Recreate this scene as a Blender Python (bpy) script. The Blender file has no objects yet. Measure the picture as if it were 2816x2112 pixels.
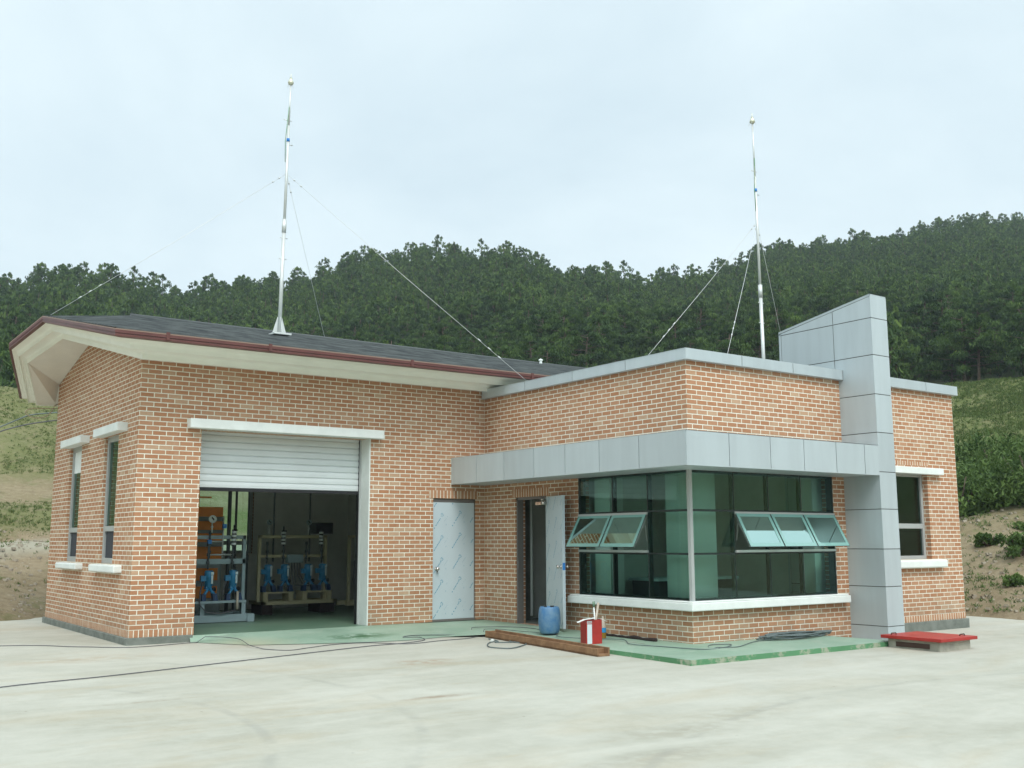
import bpy, math, random
import numpy as np
from mathutils import Vector, Matrix, noise
R = math.radians
sc = bpy.context.scene
col = sc.collection
# ------------------------------------------------------------------ camera
CAM = Vector((-4.299, -15.223, 1.3315))
yaw, pitch, roll, FPX = 0.621452, 0.149170, -0.003317, 2861.137
fw = Vector((math.sin(yaw)*math.cos(pitch), math.cos(yaw)*math.cos(pitch), math.sin(pitch)))
rt = Vector((math.cos(yaw), -math.sin(yaw), 0)); up = rt.cross(fw)
rt2 = rt*math.cos(roll)+up*math.sin(roll); up2 = -rt*math.sin(roll)+up*math.cos(roll)
cd = bpy.data.cameras.new('camera'); cam = bpy.data.objects.new('camera', cd); col.objects.link(cam)
m3 = Matrix((rt2, up2, -fw)).transposed(); cam.matrix_world = Matrix.Translation(CAM) @ m3.to_4x4()
cd.sensor_width = 36; cd.lens = 36*FPX/2816; cd.clip_start = .1; cd.clip_end = 3000
sc.camera = cam
# ------------------------------------------------------------------ light
SUN_EL, SUN_AZ = R(52), R(200)        # azimuth clockwise from +Y: in front of the building, a little to the left
w = bpy.data.worlds.new('World'); sc.world = w; w.use_nodes = True
nt = w.node_tree; nt.nodes.clear()
def N(nt, t, **kw):
    n = nt.nodes.new(t)
    for k, v in kw.items():
        if k.startswith('i_'): n.inputs[k[2:].replace('_', ' ')].default_value = v
        else: setattr(n, k, v)
    return n
sky = N(nt, 'ShaderNodeTexSky', sky_type='NISHITA', sun_disc=False, sun_elevation=SUN_EL, sun_rotation=SUN_AZ)
geo = N(nt, 'ShaderNodeTexCoord')
sep = N(nt, 'ShaderNodeSeparateXYZ'); nt.links.new(geo.outputs['Generated'], sep.inputs[0])
# cloud layer: direction projected on a flat deck
addz = N(nt, 'ShaderNodeMath', operation='ADD'); addz.inputs[1].default_value = .28; nt.links.new(sep.outputs['Z'], addz.inputs[0])
divx = N(nt, 'ShaderNodeMath', operation='DIVIDE'); divy = N(nt, 'ShaderNodeMath', operation='DIVIDE')
nt.links.new(sep.outputs['X'], divx.inputs[0]); nt.links.new(addz.outputs[0], divx.inputs[1])
nt.links.new(sep.outputs['Y'], divy.inputs[0]); nt.links.new(addz.outputs[0], divy.inputs[1])
cmb = N(nt, 'ShaderNodeCombineXYZ'); nt.links.new(divx.outputs[0], cmb.inputs[0]); nt.links.new(divy.outputs[0], cmb.inputs[1])
n1 = N(nt, 'ShaderNodeTexNoise'); n1.inputs['Scale'].default_value = 1.3; n1.inputs['Detail'].default_value = 7; n1.inputs['Roughness'].default_value = .55; n1.inputs['Distortion'].default_value = .35
nt.links.new(cmb.outputs[0], n1.inputs['Vector'])
cr = N(nt, 'ShaderNodeValToRGB'); nt.links.new(n1.outputs['Fac'], cr.inputs[0])
cr.color_ramp.elements[0].position = .30; cr.color_ramp.elements[0].color = (.60, .725, .79, 1)
cr.color_ramp.elements[1].position = .62; cr.color_ramp.elements[1].color = (.77, .885, .925, 1)
# brighter overhead than at the horizon, as under a real overcast
sdir = Vector((math.sin(SUN_AZ)*math.cos(SUN_EL), math.cos(SUN_AZ)*math.cos(SUN_EL), math.sin(SUN_EL)))
dt = N(nt, 'ShaderNodeVectorMath', operation='DOT_PRODUCT'); dt.inputs[1].default_value = sdir; nt.links.new(geo.outputs['Generated'], dt.inputs[0])
gr = N(nt, 'ShaderNodeMapRange'); gr.inputs['From Min'].default_value = .1; gr.inputs['From Max'].default_value = 1.0
gr.inputs['To Min'].default_value = 9.3; gr.inputs['To Max'].default_value = 19.0; nt.links.new(dt.outputs['Value'], gr.inputs['Value'])
vm = N(nt, 'ShaderNodeVectorMath', operation='SCALE'); nt.links.new(cr.outputs[0], vm.inputs[0]); nt.links.new(gr.outputs[0], vm.inputs['Scale'])
mx = N(nt, 'ShaderNodeMix', data_type='RGBA'); mx.inputs[0].default_value = .93
nt.links.new(sky.outputs[0], mx.inputs[6]); nt.links.new(vm.outputs[0], mx.inputs[7])
bg = N(nt, 'ShaderNodeBackground'); bg.inputs['Strength'].default_value = .1; nt.links.new(mx.outputs[2], bg.inputs['Color'])
wo = N(nt, 'ShaderNodeOutputWorld'); nt.links.new(bg.outputs[0], wo.inputs['Surface'])
sd = bpy.data.lights.new('sun', 'SUN'); sun = bpy.data.objects.new('sun', sd); col.objects.link(sun)
sd.energy = 1.6; sd.angle = R(24); sd.color = (1, .965, .91)
sdir = Vector((math.sin(SUN_AZ)*math.cos(SUN_EL), math.cos(SUN_AZ)*math.cos(SUN_EL), math.sin(SUN_EL)))
sun.rotation_euler = sdir.to_track_quat('Z', 'Y').to_euler()
sun.location = (0, -20, 30)
sc.view_settings.view_transform = 'Standard'; sc.view_settings.look = 'None'
sc.view_settings.exposure = 0.40; sc.view_settings.gamma = 1
sc.cycles.max_bounces = 8; sc.cycles.transparent_max_bounces = 12
sc.cycles.caustics_reflective = False; sc.cycles.caustics_refractive = False
rnd = random.Random(7)
# ------------------------------------------------------------------ helpers
ORG = {}
def tag(o, label=None, cat=None, group=None, kind=None):
    if label: o['label'] = label
    if cat: o['category'] = cat
    if group: o['group'] = group
    if kind: o['kind'] = kind
    return o
def empty(name, loc, label=None, cat=None, group=None, parent=None):
    o = bpy.data.objects.new(name, None); col.objects.link(o); o.empty_display_size = .2
    o.location = loc; ORG[o.name] = Vector(loc)
    return tag(o, label, cat, group)
def children(o): return [c for c in bpy.data.objects if c.parent == o]
def copy_tree(o, parent=None, kids=None):
    c = o.copy(); col.objects.link(c)
    if parent is not None: c.parent = parent
    ORG[c.name] = ORG.get(o.name, Vector((0, 0, 0)))
    for ch in children(o): copy_tree(ch, c)
    return c
class MB:
    def __init__(s): s.v = []; s.f = []; s.uv = []; s.mi = []; s.sm = []
    def face(s, pts, uv=None, mi=0, sm=False):
        b = len(s.v); s.v += [tuple(p) for p in pts]; s.f.append(tuple(range(b, b+len(pts))))
        s.uv.append(uv); s.mi.append(mi); s.sm.append(sm); return s
    def mesh(s, verts, faces, mi=0, sm=False):
        b = len(s.v); s.v += [tuple(p) for p in verts]
        for f in faces: s.f.append(tuple(b+i for i in f)); s.uv.append(None); s.mi.append(mi); s.sm.append(sm)
        return s
    def box(s, a, b, mi=0):
        x0, y0, z0 = [min(a[i], b[i]) for i in range(3)]; x1, y1, z1 = [max(a[i], b[i]) for i in range(3)]
        V = [(x0,y0,z0),(x1,y0,z0),(x1,y1,z0),(x0,y1,z0),(x0,y0,z1),(x1,y0,z1),(x1,y1,z1),(x0,y1,z1)]
        F = [(0,3,2,1),(4,5,6,7),(0,1,5,4),(1,2,6,5),(2,3,7,6),(3,0,4,7)]
        return s.mesh(V, F, mi)
    def obox(s, c, ax, ay, az, mi=0):      # centre + three half vectors
        c, ax, ay, az = map(Vector, (c, ax, ay, az)); V = []
        for k in (-1, 1):
            for (i, j) in ((-1,-1),(1,-1),(1,1),(-1,1)): V.append(c+ax*i+ay*j+az*k)
        F = [(0,3,2,1),(4,5,6,7),(0,1,5,4),(1,2,6,5),(2,3,7,6),(3,0,4,7)]
        return s.mesh(V, F, mi)
    def prism(s, poly, n, t, mi=0):        # planar polygon thickened along n by t
        n = Vector(n).normalized()*t; P = [Vector(p) for p in poly]; k = len(P)
        V = P+[p+n for p in P]
        F = [tuple(range(k-1, -1, -1)), tuple(range(k, 2*k))]+[(i, (i+1) % k, k+(i+1) % k, k+i) for i in range(k)]
        return s.mesh(V, F, mi)
    def tube(s, pts, r, seg=8, mi=0, cap=True):
        P = [Vector(p) for p in pts]; rs = r if isinstance(r, (list, tuple)) else [r]*len(P); V = []; F = []
        prev = None
        for i, p in enumerate(P):
            d = (P[min(i+1, len(P)-1)]-P[max(i-1, 0)]).normalized()
            a = Vector((0, 0, 1)) if abs(d.z) < .9 else Vector((1, 0, 0))
            if prev is not None: a = prev
            u = (a-d*a.dot(d)).normalized(); prev = u; v = d.cross(u)
            for k in range(seg):
                t = 2*math.pi*k/seg; V.append(p+(u*math.cos(t)+v*math.sin(t))*rs[i])
        for i in range(len(P)-1):
            for k in range(seg):
                a = i*seg+k; b = i*seg+(k+1) % seg; F.append((a, b, b+seg, a+seg))
        s.mesh(V, F, mi, True)
        if cap:
            b = len(s.v)-len(V)
            for o, rev in ((0, 1), ((len(P)-1)*seg, 0)):
                L = [b+o+k for k in range(seg)]; s.f.append(tuple(L[::-1] if rev else L)); s.uv.append(None); s.mi.append(mi); s.sm.append(False)
        return s
    def lathe(s, prof, c, seg=24, mi=0, axis=(0, 0, 1)):
        ax = Vector(axis).normalized(); a = Vector((1, 0, 0)) if abs(ax.x) < .9 else Vector((0, 1, 0))
        u = (a-ax*a.dot(ax)).normalized(); v = ax.cross(u); c = Vector(c); V = []; F = []
        for (r, z) in prof:
            for k in range(seg):
                t = 2*math.pi*k/seg; V.append(c+ax*z+(u*math.cos(t)+v*math.sin(t))*max(r, 1e-4))
        for i in range(len(prof)-1):
            for k in range(seg):
                p = i*seg+k; q = i*seg+(k+1) % seg; F.append((p, q, q+seg, p+seg))
        return s.mesh(V, F, mi, True)
    def build(s, name, mats, parent=None, org=None, bevel=0, fix=True):
        if not isinstance(mats, (list, tuple)): mats = [mats]
        if parent is not None: O = ORG[parent.name]
        elif org is not None: O = Vector(org)
        else:
            A = np.array(s.v); mn = A.min(0); mxx = A.max(0); O = Vector(((mn[0]+mxx[0])/2, (mn[1]+mxx[1])/2, mn[2]))
        me = bpy.data.meshes.new(name); me.from_pydata([tuple(Vector(p)-O) for p in s.v], [], s.f)
        for m_ in mats: me.materials.append(m_)
        me.polygons.foreach_set('material_index', s.mi); me.polygons.foreach_set('use_smooth', s.sm)
        if any(u is not None for u in s.uv):
            L = me.uv_layers.new(name='UVMap'); k = 0
            for f, u in zip(s.f, s.uv):
                for j in range(len(f)):
                    if u is not None: L.data[k+j].uv = u[j]
                k += len(f)
        me.update()
        o = bpy.data.objects.new(name, me); col.objects.link(o)
        if parent is not None: o.parent = parent
        else: o.location = O
        ORG[o.name] = O
        if bevel:
            md = o.modifiers.new('bevel', 'BEVEL'); md.width = bevel; md.segments = 2; md.limit_method = 'ANGLE'
        return o
def fastmesh(name, V, F, mats, attr=None, org=(0, 0, 0), parent=None, mi=None, smooth=False):
    me = bpy.data.meshes.new(name); V = np.asarray(V, np.float32)-np.array(org, np.float32); F = np.asarray(F, np.int32); k = F.shape[1]
    me.vertices.add(len(V)); me.vertices.foreach_set('co', V.ravel())
    me.loops.add(F.size); me.loops.foreach_set('vertex_index', F.ravel())
    me.polygons.add(len(F)); me.polygons.foreach_set('loop_start', np.arange(0, F.size, k, dtype=np.int32))
    me.polygons.foreach_set('loop_total', np.full(len(F), k, np.int32))
    if mi is not None: me.polygons.foreach_set('material_index', np.asarray(mi, np.int32))
    if smooth: me.polygons.foreach_set('use_smooth', np.ones(len(F), bool))
    me.update(calc_edges=True)
    if attr is not None:
        a = me.attributes.new('tone', 'FLOAT', 'POINT'); a.data.foreach_set('value', np.asarray(attr, np.float32))
    for m_ in (mats if isinstance(mats, (list, tuple)) else [mats]): me.materials.append(m_)
    o = bpy.data.objects.new(name, me); col.objects.link(o)
    if parent is not None: o.parent = parent
    else: o.location = org
    ORG[o.name] = Vector(org)
    return o
# ------------------------------------------------------------------ materials
def mat(name, c, rough=.6, metal=0, spec=.4, var=.0, vscale=3, bump=0, bscale=40, streak=0, c2=None, coat=0):
    m = bpy.data.materials.new(name); m.use_nodes = True; t = m.node_tree; b = t.nodes['Principled BSDF']
    b.inputs['Base Color'].default_value = (*c, 1); b.inputs['Roughness'].default_value = rough; b.inputs['Metallic'].default_value = metal
    b.inputs['Specular IOR Level'].default_value = spec; b.inputs['Coat Weight'].default_value = coat
    tc = N(t, 'ShaderNodeTexCoord')
    if var or c2:
        n = N(t, 'ShaderNodeTexNoise'); n.inputs['Scale'].default_value = vscale; n.inputs['Detail'].default_value = 6; n.inputs['Roughness'].default_value = .62
        if streak:
            mp = N(t, 'ShaderNodeMapping'); mp.inputs['Scale'].default_value = (1, 1, streak); t.links.new(tc.outputs['Object'], mp.inputs[0]); t.links.new(mp.outputs[0], n.inputs['Vector'])
        else: t.links.new(tc.outputs['Object'], n.inputs['Vector'])
        r = N(t, 'ShaderNodeValToRGB'); t.links.new(n.outputs['Fac'], r.inputs[0])
        a = c2 if c2 else tuple(max(0, x*(1-var)) for x in c); bb = c if c2 else tuple(min(1, x*(1+var)) for x in c)
        r.color_ramp.elements[0].position = .36; r.color_ramp.elements[0].color = (*a, 1)
        r.color_ramp.elements[1].position = .64; r.color_ramp.elements[1].color = (*bb, 1)
        t.links.new(r.outputs[0], b.inputs['Base Color'])
    if bump:
        n = N(t, 'ShaderNodeTexNoise'); n.inputs['Scale'].default_value = bscale; n.inputs['Detail'].default_value = 5; t.links.new(tc.outputs['Object'], n.inputs['Vector'])
        bp = N(t, 'ShaderNodeBump'); bp.inputs['Distance'].default_value = bump; bp.inputs['Strength'].default_value = 1; t.links.new(n.outputs['Fac'], bp.inputs['Height']); t.links.new(bp.outputs[0], b.inputs['Normal'])
    return m
def mix_noise(t, vec, scale, p0, p1, detail=6, dist=0, rough=.6):
    n = N(t, 'ShaderNodeTexNoise'); n.inputs['Scale'].default_value = scale; n.inputs['Detail'].default_value = detail; n.inputs['Distortion'].default_value = dist; n.inputs['Roughness'].default_value = rough
    t.links.new(vec, n.inputs['Vector'])
    r = N(t, 'ShaderNodeMapRange'); r.inputs['From Min'].default_value = p0; r.inputs['From Max'].default_value = p1; r.clamp = True; t.links.new(n.outputs['Fac'], r.inputs['Value'])
    return n, r
def layer(t, base, fac, c):
    m_ = N(t, 'ShaderNodeMix', data_type='RGBA'); t.links.new(fac, m_.inputs[0])
    if isinstance(base, tuple): m_.inputs[6].default_value = (*base, 1)
    else: t.links.new(base, m_.inputs[6])
    if isinstance(c, tuple): m_.inputs[7].default_value = (*c, 1)
    else: t.links.new(c, m_.inputs[7])
    return m_.outputs[2]
def mul(t, a, b):
    n = N(t, 'ShaderNodeMath', operation='MULTIPLY')
    t.links.new(a, n.inputs[0])
    if isinstance(b, (int, float)): n.inputs[1].default_value = b
    else: t.links.new(b, n.inputs[1])
    return n.outputs[0]
ROW = .0688
def brick_mat(name, bw, rh, off, v0=0.0):
    m = bpy.data.materials.new(name); m.use_nodes = True; t = m.node_tree; b = t.nodes['Principled BSDF']
    b.inputs['Roughness'].default_value = .85; b.inputs['Specular IOR Level'].default_value = .25
    uv = N(t, 'ShaderNodeUVMap', uv_map='UVMap'); mp = N(t, 'ShaderNodeMapping'); mp.inputs['Location'].default_value = (20, 20*rh*5-v0, 0)
    t.links.new(uv.outputs[0], mp.inputs[0])
    br = N(t, 'ShaderNodeTexBrick', offset=off, offset_frequency=2, squash=1)
    for k, v in {'Scale': 1, 'Mortar Size': .0072, 'Mortar Smooth': .25, 'Bias': 0, 'Brick Width': bw, 'Row Height': rh}.items(): br.inputs[k].default_value = v
    br.inputs['Color1'].default_value = (0, 0, 0, 1); br.inputs['Color2'].default_value = (1, 1, 1, 1); br.inputs['Mortar'].default_value = (.5, .5, .5, 1)
    t.links.new(mp.outputs[0], br.inputs['Vector'])
    r = N(t, 'ShaderNodeValToRGB'); t.links.new(br.outputs['Color'], r.inputs[0]); e = r.color_ramp.elements
    e[0].position = 0; e[0].color = (.40, .192, .100, 1); e[1].position = 1; e[1].color = (.50, .33, .215, 1)
    for p, c in ((.35, (.425, .212, .115)), (.66, (.45, .236, .134)), (.88, (.47, .268, .160))):
        q = e.new(p); q.color = (*c, 1)
    n = N(t, 'ShaderNodeTexNoise'); n.inputs['Scale'].default_value = 28; n.inputs['Detail'].default_value = 5; t.links.new(uv.outputs[0], n.inputs['Vector'])
    mr = N(t, 'ShaderNodeMapRange'); mr.inputs['To Min'].default_value = .86; mr.inputs['To Max'].default_value = 1.14; t.links.new(n.outputs['Fac'], mr.inputs['Value'])
    n2 = N(t, 'ShaderNodeTexNoise'); n2.inputs['Scale'].default_value = .9; n2.inputs['Detail'].default_value = 4; t.links.new(uv.outputs[0], n2.inputs['Vector'])
    mr2 = N(t, 'ShaderNodeMapRange'); mr2.inputs['To Min'].default_value = .88; mr2.inputs['To Max'].default_value = 1.12; t.links.new(n2.outputs['Fac'], mr2.inputs['Value'])
    mm = N(t, 'ShaderNodeMath', operation='MULTIPLY'); t.links.new(mr.outputs[0], mm.inputs[0]); t.links.new(mr2.outputs[0], mm.inputs[1])
    sc_ = N(t, 'ShaderNodeVectorMath', operation='SCALE'); t.links.new(r.outputs[0], sc_.inputs[0]); t.links.new(mm.outputs[0], sc_.inputs['Scale'])
    n3 = N(t, 'ShaderNodeTexNoise'); n3.inputs['Scale'].default_value = 3; n3.inputs['Detail'].default_value = 6; t.links.new(uv.outputs[0], n3.inputs['Vector'])
    r3 = N(t, 'ShaderNodeValToRGB'); t.links.new(n3.outputs['Fac'], r3.inputs[0]); r3.color_ramp.elements[0].position = .3; r3.color_ramp.elements[0].color = (.68, .645, .52, 1)
    r3.color_ramp.elements[1].position = .6; r3.color_ramp.elements[1].color = (.82, .80, .68, 1)
    mi = N(t, 'ShaderNodeMix', data_type='RGBA'); t.links.new(br.outputs['Fac'], mi.inputs[0]); t.links.new(sc_.outputs[0], mi.inputs[6]); t.links.new(r3.outputs[0], mi.inputs[7])
    # grime splashed up from the ground and faint runs
    su = N(t, 'ShaderNodeSeparateXYZ'); t.links.new(uv.outputs[0], su.inputs[0])
    _, gq = mix_noise(t, uv.outputs[0], 2.2, .35, .7, 7, .4); zz = N(t, 'ShaderNodeMapRange'); zz.inputs['From Min'].default_value = .55; zz.inputs['From Max'].default_value = .0; t.links.new(su.outputs['Y'], zz.inputs['Value'])
    cc = layer(t, mi.outputs[2], mul(t, mul(t, zz.outputs[0], gq.outputs[0]), .55), (.22, .18, .13)) if v0 else mi.outputs[2]
    mp2 = N(t, 'ShaderNodeMapping'); mp2.inputs['Scale'].default_value = (2.6, .35, 1); t.links.new(uv.outputs[0], mp2.inputs[0]); _, gq = mix_noise(t, mp2.outputs[0], 1.6, .56, .74, 7, .3); cc = layer(t, cc, mul(t, gq.outputs[0], .22), (.62, .54, .42))
    t.links.new(cc, b.inputs['Base Color'])
    inv = N(t, 'ShaderNodeMath', operation='SUBTRACT'); inv.inputs[0].default_value = 1; t.links.new(br.outputs['Fac'], inv.inputs[1])
    ad = N(t, 'ShaderNodeMath', operation='MULTIPLY_ADD'); ad.inputs[1].default_value = .25; t.links.new(n.outputs['Fac'], ad.inputs[0]); t.links.new(inv.outputs[0], ad.inputs[2])
    bp = N(t, 'ShaderNodeBump'); bp.inputs['Distance'].default_value = .005; bp.inputs['Strength'].default_value = .8; t.links.new(ad.outputs[0], bp.inputs['Height']); t.links.new(bp.outputs[0], b.inputs['Normal'])
    return m
M = {}
M['brick'] = brick_mat('brick_running_bond', .2, ROW, .5, .0339)
M['soldier'] = brick_mat('brick_upright_course', 1.0, ROW, 0.0, 0)
M['paint_in'] = mat('interior_plaster', (.62, .62, .58), .9, var=.06)
M['white'] = mat('white_render', (.74, .77, .74), .7, var=.05, vscale=4, bump=.001, bscale=60)
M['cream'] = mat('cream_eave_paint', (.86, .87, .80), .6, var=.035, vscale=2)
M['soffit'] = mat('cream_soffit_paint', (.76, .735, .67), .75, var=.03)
M['maroon'] = mat('maroon_gutter_paint', (.115, .042, .036), .4, var=.12, vscale=2)
M['maroon2'] = mat('maroon_gutter_rim', (.25, .17, .13), .45)
M['alu'] = mat('silver_cladding', (.47, .53, .55), .42, metal=.2, spec=.5, var=.04, vscale=5, streak=.12)
def island_var(m, k):
    t = m.node_tree; b = t.nodes['Principled BSDF']; src = b.inputs['Base Color'].links[0].from_socket; g = N(t, 'ShaderNodeNewGeometry')
    r = N(t, 'ShaderNodeMapRange'); r.inputs['To Min'].default_value = 1-k; r.inputs['To Max'].default_value = 1+k; t.links.new(g.outputs['Random Per Island'], r.inputs['Value'])
    v_ = N(t, 'ShaderNodeVectorMath', operation='SCALE'); t.links.new(src, v_.inputs[0]); t.links.new(r.outputs[0], v_.inputs['Scale']); t.links.new(v_.outputs[0], b.inputs['Base Color'])
island_var(M['alu'], .05)
M['aludark'] = mat('cladding_joint_sealant', (.10, .10, .09), .8)
M['frame'] = mat('aluminium_frame', (.40, .42, .41), .4, metal=.1, var=.03)
M['bronze'] = mat('dark_gasket', (.018, .03, .028), .4)
M['steel'] = mat('galvanised_steel', (.62, .64, .62), .45, metal=.45, var=.05, vscale=6)
M['chrome'] = mat('chrome', (.6, .56, .52), .2, metal=1)
M['shutter'] = mat('shutter_paint', (.66, .70, .70), .4, var=.03, vscale=2)
M['grey'] = mat('grey_concrete', (.20, .215, .19), .9, c2=(.13, .145, .125), vscale=5, bump=.004, bscale=30)
M['conc'] = mat('rough_concrete', (.42, .41, .34), .9, c2=(.30, .29, .24), vscale=6, bump=.005, bscale=30)
M['door'] = mat('door_film_blue_grey', (.50, .575, .61), .35, var=.03, vscale=2)
M['doorframe'] = mat('door_frame_steel', (.17, .155, .145), .5)
M['ink'] = mat('blue_film_print', (.11, .30, .42), .5)
M['inkfaint'] = mat('faint_film_print', (.24, .38, .45), .5)
M['dark'] = mat('dark_rubber', (.015, .015, .017), .6)
M['mesh'] = mat('insect_screen', (.035, .04, .05), .7)
M['red'] = mat('red_paint', (.36, .028, .022), .45, var=.12, vscale=5)
M['rust'] = mat('dark_rust', (.075, .045, .035), .8)
M['wood'] = mat('scrap_timber', (.29, .165, .085), .8, c2=(.19, .10, .05), vscale=7, streak=1, bump=.003, bscale=25)
M['drum'] = mat('scuffed_blue_plastic', (.055, .165, .33), .5, c2=(.14, .25, .36), vscale=9)
M['label'] = mat('pale_label', (.60, .68, .70), .6)
M['bluelabel'] = mat('blue_label', (.03, .27, .55), .4)
M['juice'] = mat('amber_drink', (.30, .17, .03), .2)
M['bottle'] = mat('cloudy_plastic', (.50, .42, .34), .25)
M['cable'] = mat('black_cable', (.10, .10, .11), .6)
M['cablegrey'] = mat('grey_cable', (.12, .15, .15), .6)
M['cablecream'] = mat('cream_cable', (.45, .38, .26), .6)
M['pumpblue'] = mat('pump_blue_paint', (.035, .22, .42), .35, var=.15, vscale=8)
M['pumpdark'] = mat('pump_dark_blue', (.02, .05, .12), .45)
M['skidgrey'] = mat('skid_grey_paint', (.26, .34, .36), .5, var=.06)
M['skidbeige'] = mat('skid_beige_paint', (.46, .41, .25), .55, var=.08)
M['orange'] = mat('orange_tank_paint', (.72, .22, .02), .45, var=.1)
M['banding'] = mat('tank_band_grey', (.22, .26, .26), .5)
M['pipe'] = mat('dark_pvc_pipe', (.07, .08, .085), .5)
M['tape'] = mat('black_white_fitting', (.75, .78, .78), .4)
M['dial'] = mat('gauge_dial', (.75, .78, .76), .3)
M['bluetape'] = mat('blue_tape', (.03, .2, .55), .5)
M['greenfloor'] = mat('green_epoxy_floor', (.10, .19, .125), .35, c2=(.16, .24, .17), vscale=1.2)
M['purple'] = mat('dusty_board', (.16, .10, .10), .8, var=.15)
M['charred'] = mat('dark_scrap', (.03, .02, .018), .9, var=.3, vscale=20)
M['ceil'] = mat('ceiling_board', (.7, .7, .66), .9)
M['cabinet'] = mat('office_dark_furniture', (.05, .06, .07), .6)
M['column'] = mat('white_column_paint', (.80, .82, .78), .7)
M['brass'] = mat('pale_brass', (.62, .62, .48), .3, metal=.5)
# glass: tinted thin pane with real mirror reflection
def glass_mat(name, tint, refl=.9, ior=1.5):
    m = bpy.data.materials.new(name); m.use_nodes = True; t = m.node_tree; t.nodes.clear()
    o = N(t, 'ShaderNodeOutputMaterial'); tr = N(t, 'ShaderNodeBsdfTransparent'); tr.inputs[0].default_value = (*tint, 1)
    gl = N(t, 'ShaderNodeBsdfGlossy'); gl.inputs['Roughness'].default_value = .02; gl.inputs['Color'].default_value = (*refl, 1) if isinstance(refl, tuple) else (refl, refl, refl, 1)
    fr = N(t, 'ShaderNodeFresnel'); fr.inputs['IOR'].default_value = ior; mxs = N(t, 'ShaderNodeMixShader')
    t.links.new(fr.outputs[0], mxs.inputs[0]); t.links.new(tr.outputs[0], mxs.inputs[1]); t.links.new(gl.outputs[0], mxs.inputs[2]); t.links.new(mxs.outputs[0], o.inputs[0])
    return m
M['glass'] = glass_mat('green_tinted_glass', (.60, .86, .77), (.62, .92, .84), 1.72)
M['glass3'] = glass_mat('opening_light_glass', (.50, .74, .66), (.4, .56, .52), 1.35)
M['glass2'] = glass_mat('window_glass', (.50, .74, .64), (.62, .88, .78), 1.65)
def spot(t, vec, c, rad, soft=.5):        # a stain at one place of the ground
    s_ = N(t, 'ShaderNodeVectorMath', operation='SUBTRACT'); s_.inputs[1].default_value = c; t.links.new(vec, s_.inputs[0])
    k = N(t, 'ShaderNodeVectorMath', operation='MULTIPLY'); k.inputs[1].default_value = (1/rad[0], 1/rad[1], 0); t.links.new(s_.outputs[0], k.inputs[0])
    l = N(t, 'ShaderNodeVectorMath', operation='LENGTH'); t.links.new(k.outputs[0], l.inputs[0])
    r = N(t, 'ShaderNodeMapRange'); r.inputs['From Min'].default_value = 1; r.inputs['From Max'].default_value = 1-soft; t.links.new(l.outputs['Value'], r.inputs['Value'])
    return r.outputs[0]
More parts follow.
